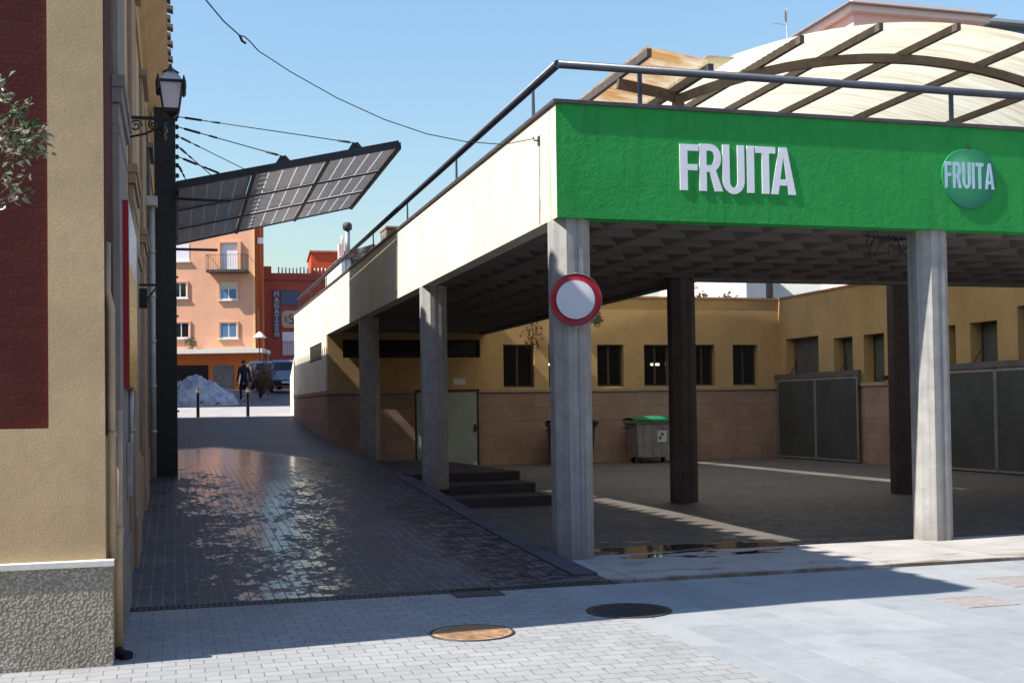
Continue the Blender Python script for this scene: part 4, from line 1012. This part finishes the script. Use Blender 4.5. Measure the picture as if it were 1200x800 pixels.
# cars
def car(loc, rz, paint, label, vanish=1.0):
    t = thing('parked_car', label, 'car', loc, rz)
    L, W = 4.1, 1.72; g = MB()
    # side profile (y along car, rear at -y), stations with widths
    prof = [(-2.05,.35),(-2.08,.60),(-2.03,.95),(-1.90,1.02),(-1.62,1.50),(-1.35,1.60),(-.2,1.63),(.55,1.50),(1.05,1.05),(1.75,.93),(2.02,.70),(2.05,.35)]
    n = len(prof)
    def hw(z): return W/2 if z < .95 else W/2-(z-.95)*.28
    vs = [(-hw(z), y, z) for y, z in prof]+[(hw(z), y, z) for y, z in prof]
    fs = [tuple(range(n)), tuple(range(2*n-1, n-1, -1))]+[(i, (i+1) % n, n+(i+1) % n, n+i) for i in range(n)]
    g.add(vs, fs); g.build('body', paint, t, .05)
    def panel(pts, nm, mt): 
        g = MB(); g.add(pts, [tuple(range(len(pts)))]); return g.build(nm, mt, t, fix=False)
    panel([(-.66,-1.885,1.06),(.66,-1.885,1.06),(.58,-1.66,1.47),(-.58,-1.66,1.47)][:], 'rear_window', M['darkglass'])
    panel([(-.66,1.10,1.06),(.66,1.10,1.06),(.58,.60,1.48),(-.58,.60,1.48)][::-1], 'windscreen', M['darkglass'])
    for s_ in (-1, 1):
        x_ = lambda z: s_*(hw(z)+.012)
        panel([(x_(1.02),-1.6,1.02),(x_(1.02),.9,1.02),(x_(1.45),.42,1.45),(x_(1.5),-1.35,1.5)], 'side_window', M['darkglass'])
        MB().box(s_*.82-.05, s_*.82+.02 if s_ > 0 else s_*.82+.05, -2.10, -2.0, .72, 1.02).build('tail_lamp', M['taillamp'], t, .01)
        for y_ in (-1.3, 1.3):
            wh = MB().tube([(s_*(W/2-.2), y_, .31), (s_*(W/2+.01), y_, .31)], .31, 24).build('wheel', M['rubber'], t)
            MB().tube([(s_*(W/2-.0), y_, .31), (s_*(W/2+.018), y_, .31)], .19, 20).build('rim', M['galv'], wh)
    MB().box(-.84,.84,-2.13,-2.05,.36,.56).build('bumper', M['rubber'], t, .03)
    MB().box(-.26,.26,-2.145,-2.131,.42,.52).build('number_plate', M['paper'], t)
    return t
p = ony(336, 450, 59.5); car((p.x+.15, 61.5, zr(61.5)-.02), R(-4), M['carpaint'], 'blue grey hatchback parked rear on beside the red building')
p = ony(306, 450, 66); car((p.x+.2, 69, zr(69)-.02), R(8), M['carpaint2'], 'pale blue car parked behind the brown shrub')

# dry shrub in front of cars
p = ony(305, 455, 55.5); t = thing('shrub', 'brown leafless shrub beside the walker in the plaza', 'shrub', (p.x, 55.5, zr(55.5)))
g = MB(); st = MB()
for k in range(26):
    a = random.uniform(0, 2*PI); rr_ = random.uniform(.1, .75); h_ = random.uniform(.7, 1.75)
    e = Vector((rr_*math.cos(a)+.25*(h_-1), rr_*math.sin(a), h_)); st.tube([(0,0,0), e*.5+Vector((.05,0,.1)), e], [.022,.014,.006], 5)
    for q in (.4, .55, .7, .85, 1.): leaf_cluster(g, e*q+Vector((0,0,.05)), .20, 20, .11)
g.build('leaves', M['leaf_dry'], t, fix=False); st.build('stems', M['barkm'], t)

# facades helper: box positions from local coordinates on a facade plane
class Facade:
    def __init__(s, P0, th): s.P0 = Vector(P0); s.th = th; s.n = Vector((-math.sin(th), -math.cos(th), 0)); s.r = Vector((math.cos(th), -math.sin(th), 0))
    def uv(s, px, py):
        d = ray(px, py); k = (s.P0-EYE).dot(s.n)/d.dot(s.n); q = EYE+d*k-s.P0; return q.dot(s.r), q.z
def rect(fa, x0, y0, x1, y1):
    a = fa.uv(x0, (y0+y1)/2)[0]; b = fa.uv(x1, (y0+y1)/2)[0]; z1 = fa.uv((x0+x1)/2, y0)[1]; z0 = fa.uv((x0+x1)/2, y1)[1]; return a, b, z0, z1
TH = R(17)
c0 = ony(300, 455, 78); fa = Facade((c0.x, 78, zr(78)), TH)
ob = thing('orange_building', 'orange apartment building with a shuttered balcony closing the alley view', 'building', fa.P0, -TH)
top = fa.uv(300, 232)[1]; _, _, bz0, bz1 = rect(fa, 206, 409.5, 306, 414.5)
MB().prism([(-16,0),(0,0),(-4,9),(-16,9)], lambda a, b: (a, b, bz1+.001), lambda a, b: (a, b, top)).build('upper_wall', M['orange'], ob)
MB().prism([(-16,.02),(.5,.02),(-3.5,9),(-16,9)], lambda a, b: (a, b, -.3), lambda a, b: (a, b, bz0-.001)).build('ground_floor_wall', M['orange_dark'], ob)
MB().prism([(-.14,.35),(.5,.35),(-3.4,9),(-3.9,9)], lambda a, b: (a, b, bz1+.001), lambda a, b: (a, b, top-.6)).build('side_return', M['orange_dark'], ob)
MB().box(-.14, -.001+.001, -.03, -.001, bz1+.001, top).build('corner_trim', plaster('pale_orange_trim', (.85,.5,.25), .08), ob)
MB().box(-16, .62, -.9, .349, bz0, bz1).build('canopy_slab', M['offwhite'], ob)
MB().tube([(.3,.3,bz1),(.3,.3,top-.7)], .06, 8).build('downpipe', M['redwall'], ob)
MB().box(.15,.5,.2,.34,fa.uv(303,285)[1],fa.uv(303,278)[1]).build('air_vent', M['white'], ob)
MB().prism([(-16.3,-.35),(.3,-.35),(-3.8,9.3),(-16.3,9.3)], lambda a, b: (a, b, top+.001), lambda a, b: (a, b, top+.25)).build('eave', M['terracotta'], ob)
def fwin(r, blind=0, mt='blueglass', sill=True, frame='white', n=2):
    a, b, z0, z1 = r
    g = MB().box(a-.02,b+.02,-.012,-.001,z0,z1); w_ = g.build('window', M[frame], ob)
    zb_ = z1-(z1-z0)*blind-.06
    for k in range(n):
        x0 = a+.07+(b-a-.07)*k/n; x1 = a+(b-a-.07)*(k+1)/n
        MB().box(x0, x1, -.022, -.013, z0+.07, zb_).build('pane', M[mt], w_)
    if blind: MB().box(a+.03,b-.03,-.03,-.014,zb_+.01,z1-.03).build('blind', M['paleblind'], w_)
    # reveals: surround standing proud so the window sits in shade
    MB().box(a-.10,a-.02,-.10,-.001,z0-.02,z1+.09).box(b+.02,b+.10,-.10,-.001,z0-.02,z1+.09).box(a-.02,b+.02,-.10,-.001,z1+.01,z1+.09).build('surround', M['orange'], w_)
    if sill: MB().box(a-.14,b+.14,-.16,-.001,z0-.10,z0-.021).build('sill', M['offwhite'], w_)
fwin(rect(fa,258,331,278,351), .33); fwin(rect(fa,258,378,278,396))
fwin(rect(fa,203,331,219,349), 0, 'darkglass'); fwin(rect(fa,203,378,222,396), 0, 'darkglass')
a, b, z0, z1 = rect(fa,203,286,222,306); q = MB().box(a,b,-.03,-.001,z0,z1).build('window', M['blind'], ob); MB().box(a-.1,b+.1,-.16,-.001,z0-.1,z0-.001).build('sill', M['offwhite'], q)
a, b, z0, z1 = rect(fa,259,285,279,317); q = MB().box(a,b,-.03,-.001,z0,z1).build('balcony_door', M['blind'], ob)
MB().box(b+.001,b+.22,-.2,-.001,z0,z1+.1).box(a-.08,a-.001,-.2,-.001,z0,z1+.1).box(a-.001,b+.001,-.2,-.001,z1+.001,z1+.1).build('surround', M['orange'], q)
a, b, z0, z1 = rect(fa,246,317.5,292,320.5)
bal = MB().box(a,b,-.95,-.001,z0,z1).build('balcony', M['darkiron'], ob)
g = MB(); zt = z1+.95
for (x0,y0,x1,y1) in ((a,-.93,b,-.93),(a,-.93,a,-.03),(b,-.93,b,-.03)): g.bar((x0,y0,zt),(x1,y1,zt),.03,.03)
n_ = 16
for k in range(n_+1): g.bar((a+(b-a)*k/n_,-.93,z1),(a+(b-a)*k/n_,-.93,zt),.014,.014)
for k in range(5): g.bar((a,-.93+.9*k/5,z1),(a,-.93+.9*k/5,zt),.014,.014); g.bar((b,-.93+.9*k/5,z1),(b,-.93+.9*k/5,zt),.014,.014)
g.build('balcony_rail', M['darkiron'], bal)
for (x0, x1) in ((204,244),(250,274)):
    a, b, z0, z1 = rect(fa,x0,428,x1,457); MB().box(a,b,-.04,.018,z0,z1).build('shop_opening', M['darkglass'] if x0 < 210 else M['shutter'], ob)
for (x0, x1) in ((120,150),(165,190)):
    for y0, y1 in ((286,306),(331,351),(378,396)): fwin(rect(fa,x0,y0,x1,y1))
pz_ = fa.uv(226, 401); wp = fa.P0+fa.r*pz_[0]+fa.n*.5; t = thing('balcony_plant', 'green bushy pot plant on the ledge of the orange building', 'plant', (wp.x, wp.y, zr(78)+bz1))
g = MB(); leaf_cluster(g, (0,0,.45), .38, 260, .12); g.build('leaves', M['leaf'], t, fix=False); MB().lathe([(0,0),(.14,0),(.2,.25),(0,.25)], n=12).build('pot', M['terracotta'], t)

# street lamp with conical shade, lamp globe
p = ony(304, 393, 74); t = thing('street_lamp', 'lamp with white conical shade hung before the orange corner', 'lamp', (p.x, 74, zr(74)))
hz = p.z-zr(74)
MB().tube([(0,0,0),(0,0,hz+1.6)], .035, 8).build('pole', M['rubber'], t); MB().lathe([(.06,.22),(.12,.16),(.42,-.12),(.42,-.16),(.1,-.10)], (0,-.08,hz), 16).build('shade', M['white'], t)
p = ony(314, 413, 58); t = thing('street_lamp', 'short post lamp with a white globe above the shrub', 'lamp', (p.x, 58, zr(58)))
hz = p.z-zr(58)
MB().tube([(0,0,0),(0,0,hz-.1)], .03, 8).build('pole', M['galv'], t); MB().lathe([(0,-.13),(.07,-.11),(.13,0),(.09,.09),(0,.13)], (0,0,hz), 12).build('globe', M['white'], t)

# red building
fr = Facade((ony(308, 450, 80).x, 80, zr(80)), R(4))
rb = thing('red_building', 'dark red building with a blue vertical sign beside the orange block', 'building', fr.P0, -R(4))
def rr2(x0,y0,x1,y1): return rect(fr,x0,y0,x1,y1)
tp = fr.uv(335, 320)[1]
MB().box(0, 14, 0, 8, -.3, tp).build('wall', M['redwall'], rb)
a, b, z0, z1 = rr2(307,312,318,320); MB().box(a+.1,b,-.02,1.,tp+.001,z1).build('parapet_pier', M['redwall'], rb)
a, b, z0, z1 = rr2(307,326,360,328); MB().box(0,14,-.12,-.001,z0,z1).build('cornice', M['redwall'], rb)
a, b, z0, z1 = rr2(365,295,432,321); MB().box(a,b,.5,6,tp+.001,z1).build('roof_room', plaster('brighter_red_render', (.62,.10,.04), .1, .4), rb); MB().box(a-.1,b+.1,.4,6.1,z1+.001,z1+.12).build('roof_room_coping', M['terracotta'], rb)
a, b, z0, z1 = rr2(329,340,351,358); f = MB().box(a,b,-.03,-.001,z0,z1).build('window', M['frame'], rb); MB().box(a+.05,b-.05,-.04,-.031,z0+.05,z1-.05).build('pane', M['signblue'], f)
a, b, z0, z1 = rr2(331,389,347,416); f = MB().box(a,b,-.03,-.001,z0,z1).build('window', M['blind'], rb)
g = MB(); 
for k in range(9): g.bar((a+(b-a)*k/8,-.15,z0),(a+(b-a)*k/8,-.15,z0+.9),.02,.02)
g.bar((a,-.15,z0+.9),(b,-.15,z0+.9),.03,.03); g.build('window_rail', M['darkiron'], f)
g = MB()
for k in range(30): 
    x_ = 1.1+k*.24; g.tube([(x_,.5,tp),(x_,.5,tp+.35+.12*random.random())], .05, 5)
g.build('parapet_spikes', M['galv'], rb)
def text_mesh(ch, size, mt, parent, loc, name='letter', rot=(R(90),0,0)):
    cu = bpy.data.curves.new('t', 'FONT'); cu.body = ch; cu.size = size; cu.align_x = 'CENTER'; cu.extrude = .008
    tmp = bpy.data.objects.new('t', cu); COL.objects.link(tmp); dg_ = bpy.context.evaluated_depsgraph_get()
    me = bpy.data.meshes.new_from_object(tmp.evaluated_get(dg_)); bpy.data.objects.remove(tmp)
    me.materials.clear(); me.materials.append(mt); o = bpy.data.objects.new(name, me); COL.objects.link(o); o.parent = parent; o.location = loc; o.rotation_euler = rot; return o
a, b, z0, z1 = rr2(321,340,327.5,396)
w3 = fr.P0+fr.r*a
vs_ = thing('vertical_sign', 'narrow blue vertical sign with white letters on the red building', 'sign', fr.P0+fr.n*.01, -R(4))
MB().box(a,b,-.12,-.011,z0,z1).build('panel', M['signblue'], vs_)
for k, ch in enumerate('MAGATZEM'):
    text_mesh(ch, .44, M['lightmetal'], vs_, ((a+b)/2, -.13, z1-.42-(z1-z0-.1)/8*k))
a, b, z0, z1 = rr2(330,364,351,384)
tq = thing('wall_sign', 'tan sign board with a large dark letter S on the red building', 'sign', fr.P0+fr.n*.01, -R(4))
ch_ = .18; MB().prism([(a+ch_,z0),(b-ch_,z0),(b,z0+ch_),(b,z1-ch_),(b-ch_,z1),(a+ch_,z1),(a,z1-ch_),(a,z0+ch_)], lambda p_, q_: (p_,-.011,q_), lambda p_, q_: (p_,-.08,q_)).build('board', M['signtan'], tq)
text_mesh('S', .95, M['darkiron'], tq, (a+(b-a)*.55, -.09, z0+.25)); text_mesh("E", .5, M['darkiron'], tq, (a+(b-a)*.25, -.09, z0+.4))

# stone house with chimneys, seen over the cream parapet
p0 = ony(402, 330, 64); sb = thing('stone_house', 'rubble stone house with pale gable corner and round chimney pipe', 'house', (p0.x, 64, zr(64)))
def zz(px, py): return ony(px, py, 64).z-zr(64)
def xx_(px): return ony(px, 300, 64).x-p0.x
MB().box(xx_(411), xx_(456), .02, 7, -.3, zz(430, 303)).build('wall', M['rubble'], sb)
MB().box(xx_(400), xx_(411)-.001, 0, 7, -.3, zz(405, 300)).build('gable_wall', M['offwhite'], sb)
MB().prism([(xx_(398), zz(400,302)), (xx_(412), zz(412,294)), (xx_(438), zz(438,286)), (xx_(456), zz(456,301)), (xx_(456), zz(456,304)+.0), (xx_(412), zz(412,304))], lambda a, b: (a, -.15, b), lambda a, b: (a, 7.1, b)).build('roof', M['rubble'], sb)
xa = xx_(410.5); ch1 = MB().tube([(xa,1,zz(410,300)),(xa,1,zz(410,268))], .14, 12).build('chimney', M['galv'], sb); MB().lathe([(.15,-.2),(.25,-.12),(.27,.1),(.2,.24),(0,.28)], (xa,1,zz(410,263)), 12).build('cowl', M['darkiron'], ch1)
xa = xx_(404.5); MB().box(xa-.2,xa+.08,1,1.5,zz(404,302),zz(404,283)).tube([(xa+.02,1.2,zz(404,283)),(xa+.02,1.2,zz(404,273))], .07, 8).build('chimney', M['pink'], sb)
MB().box(xx_(457), xx_(474), 1, 3, -.3, zz(465,264)).build('side_block', M['rubble'], sb); MB().box(xx_(456), xx_(475), .9, 3.1, zz(465,264)+.001, zz(465,262)).build('side_block_cap', M['terracotta'], sb)

# pink block and neighbours, upper right
Yp = 70; p1 = ony(1000, 20, Yp); zt = p1.z; 
pk = thing('pink_building', 'pink apartment block with white cornices above the vaulted roof', 'building', (p1.x, Yp, 0))
xr = ony(1147, 20, Yp).x-p1.x
def zq(py): return ony(1060, py, Yp).z
MB().box(0, xr, 0, 34, -.2, zq(21)).build('wall', M['pink'], pk); MB().box(-.55, xr+.5, -.55, 34.5, zq(21)+.001, zq(14.5)).build('cornice', plaster('pale_pink_render', (.86,.68,.62), .05, .3, 10, .2), pk)
MB().box(-.9, xr+.8, -.9, 34.8, zq(14.5)+.001, zq(13.2)).build('cornice_edge', M['rosecover'], pk); MB().box(-.1, xr+.0, -.1, 34, zq(13.2)+.001, zq(5)).build('attic', bpy.data.materials['pale_pink_render'], pk)
for k in range(6):
    for j in range(5): MB().box(1.2+k*1.6, 2.0+k*1.6, -.04, -.001, 4+j*3.1, 5.6+j*3.1).build('window', M['shutter'], pk)
p2 = ony(1152, 30, 75); gb = thing('glazed_house', 'flat roofed grey house with blue windows at the picture corner', 'house', (p2.x, 75, 0))
def zg(py): return ony(1170, py, 75).z
MB().box(0, 12, 0, 8, -.2, zg(40)).build('wall', M['offwhite'], gb); MB().box(.3, 12, .6, 8, zg(40), zg(27)).build('upper_wall', M['greyplaster'], gb); MB().box(-.3, 12.3, -.3, 8, zg(27)+.001, zg(23.5)).build('roof', M['lightmetal'], gb)
for k in range(5): MB().box(.6+k*1.3, 1.6+k*1.3, .55, .599, zg(36), zg(28.5)).build('window', M['blueglass'], gb)
g = MB().bar((0,-.05,zg(34)),(12,-.05,zg(34)),.04,.04)
for k in range(24): g.bar((k*.5,-.05,zg(40)),(k*.5,-.05,zg(34)),.02,.02)
g.build('terrace_rail', M['darkiron'], gb)
# white block with salmon trim and antenna behind the back wall
p3 = ony(852, 347, 60); wb = thing('white_building', 'white building with salmon end seen over the courtyard back wall', 'building', (p3.x, 60, 0), -R(25))
xe_ = ony(948, 347, 60).x-p3.x
MB().box(.35, xe_, 0, 10, -.2, 19).build('wall', M['offwhite'], wb); MB().box(-.1, .349, -.05, 10, -.2, 19).build('end_trim', M['pink'], wb); MB().box(-.3, xe_+.3, -.3, 10.3, 19.001, 19.3).build('roof', M['terracotta'], wb)
p4 = ony(922.5, 45, 62); an = thing('tv_antenna', 'thin television antenna mast rising behind the vaulted roof', 'antenna', (p4.x, 62, 19.3))
zt4 = ony(922.5, 10, 62).z-19.3
MB().tube([(0,0,0),(0,0,zt4)], .035, 6).build('mast', M['galv'], an)
g = MB().bar((-.9,0,zt4-.95),(.15,0,zt4-1.0),.018,.018)
for k in range(7): g.bar((-.85+k*.14,-.25,zt4-.95),(-.85+k*.14,.25,zt4-.95),.010,.010)
g.bar((-.1,0,zt4-.15),(-.1,0,zt4-.8),.10,.05); g.build('aerial', M['galv'], an)
p5 = ony(818, 347, 55); lb = thing('low_building', 'sunlit white gable between two trees over the back wall', 'house', (p5.x+.3, 55, 0), -R(40))
MB().box(0, 2.2, 0, 6, -.2, 9).build('wall', M['offwhite'], lb); MB().prism([(-.2,9),(2.4,9),(1.1,9.9)], lambda a, b: (a,-.2,b), lambda a, b: (a,6.2,b)).build('roof', M['terracotta'], lb)
def far_tree(px, Y, h, r, label):
    p = ony(px, 347, Y); t = thing('tree', label, 'tree', (p.x, Y, 0), group='trees behind the courtyard wall')
    MB().tube([(0,0,-.2),(.1,0,h*.4),(0,.1,h*.8)], [.22,.15,.05], 8).build('trunk', M['barkm'], t)
    g = MB()
    for k in range(26):
        d = Vector((random.gauss(0,1), random.gauss(0,1), random.gauss(0,.8))).normalized()*r*random.uniform(.3,1)
        leaf_cluster(g, Vector((0,0,h*.72))+d, r*.36, 60, .26, .8)
    g.build('crown', M['leaf_far'], t, fix=False); return t
far_tree(806, 48, 8.0, 1.1, 'green tree directly behind the courtyard wall beside the dark column')
far_tree(846, 50, 8.2, 1.0, 'green tree between the white gable and the white building')

# ------------------------------------------------------------------ foreground branch of a tree standing left of frame
ft = thing('street_tree', 'sunlit small leaved tree branch reaching in before the maroon panel', 'tree', (-2.5, 5.2, -.05))
def loc(px, py, Y): return ony(px-12, py, Y)-Vector((-2.5, 5.2, -.05))
tr = MB().tube([(0,0,0),(.03,0,1.2),(-.02,.05,2.3),(.1,0,3.1),(.1,0,3.9)], [.09,.075,.06,.045,.02], 10)
tr.build('trunk', M['barkm'], ft)
br = MB(); lf = MB(); lf2 = MB()
def branch(pts, r0, leaves):
    br.tube(pts, [r0*(1-.8*i/(len(pts)-1)) for i in range(len(pts))], 6)
    pts = [Vector(p) for p in pts]
    for p, q in zip(pts[1:], pts[2:]+[pts[-1]]):
        for k in range(leaves):
            c_ = p.lerp(q, random.random()); tw = c_+Vector((random.uniform(-.05,.07), random.uniform(-.06,.06), random.uniform(-.02,.10)))
            br.tube([c_, tw], .0018, 4, caps=False)
            leaf_cluster(lf if random.random() < .6 else lf2, tw, .022, 4, .042)
branch([(0,.05,2.2), loc(-60,190,5.2), loc(-20,170,5.2), loc(8,165,5.15), loc(30,172,5.1), loc(48,180,5.1)], .018, 9)
branch([(0,.05,2.0), loc(-60,250,5.2), loc(-15,240,5.2), loc(10,236,5.2), loc(26,228,5.2)], .012, 5)
branch([loc(-20,170,5.2), loc(-2,145,5.2), loc(6,125,5.2), loc(8,112,5.2)], .007, 5)
branch([loc(8,165,5.15), loc(22,152,5.15), loc(38,150,5.1), loc(42,142,5.1)], .006, 5)
branch([loc(8,165,5.15), loc(20,180,5.1), loc(36,190,5.1)], .005, 7)
for k in range(9):
    a = k*.7; e = Vector((-.5-.6*random.random(), .7*math.sin(a*2.2), 2.6+1.4*random.random())); branch([(0,0,2.3+.1*k), e*.6+Vector((0,0,.9)), e, e+Vector((-.2,.1,.15))], .02, 26)
for k in range(5):
    e = Vector((.05+.2*random.random(), -.8-.5*random.random(), 3.2+.8*random.random())); branch([(0,0,2.6+.2*k), e*.7+Vector((0,0,.8)), e, e+Vector((.0,-.2,.15))], .015, 22)
br.build('branches', M['barkm'], ft); lf.build('leaves', M['leaf_highlit'], ft, fix=False); lf2.build('dark_leaves', M['leaf'], ft, fix=False)
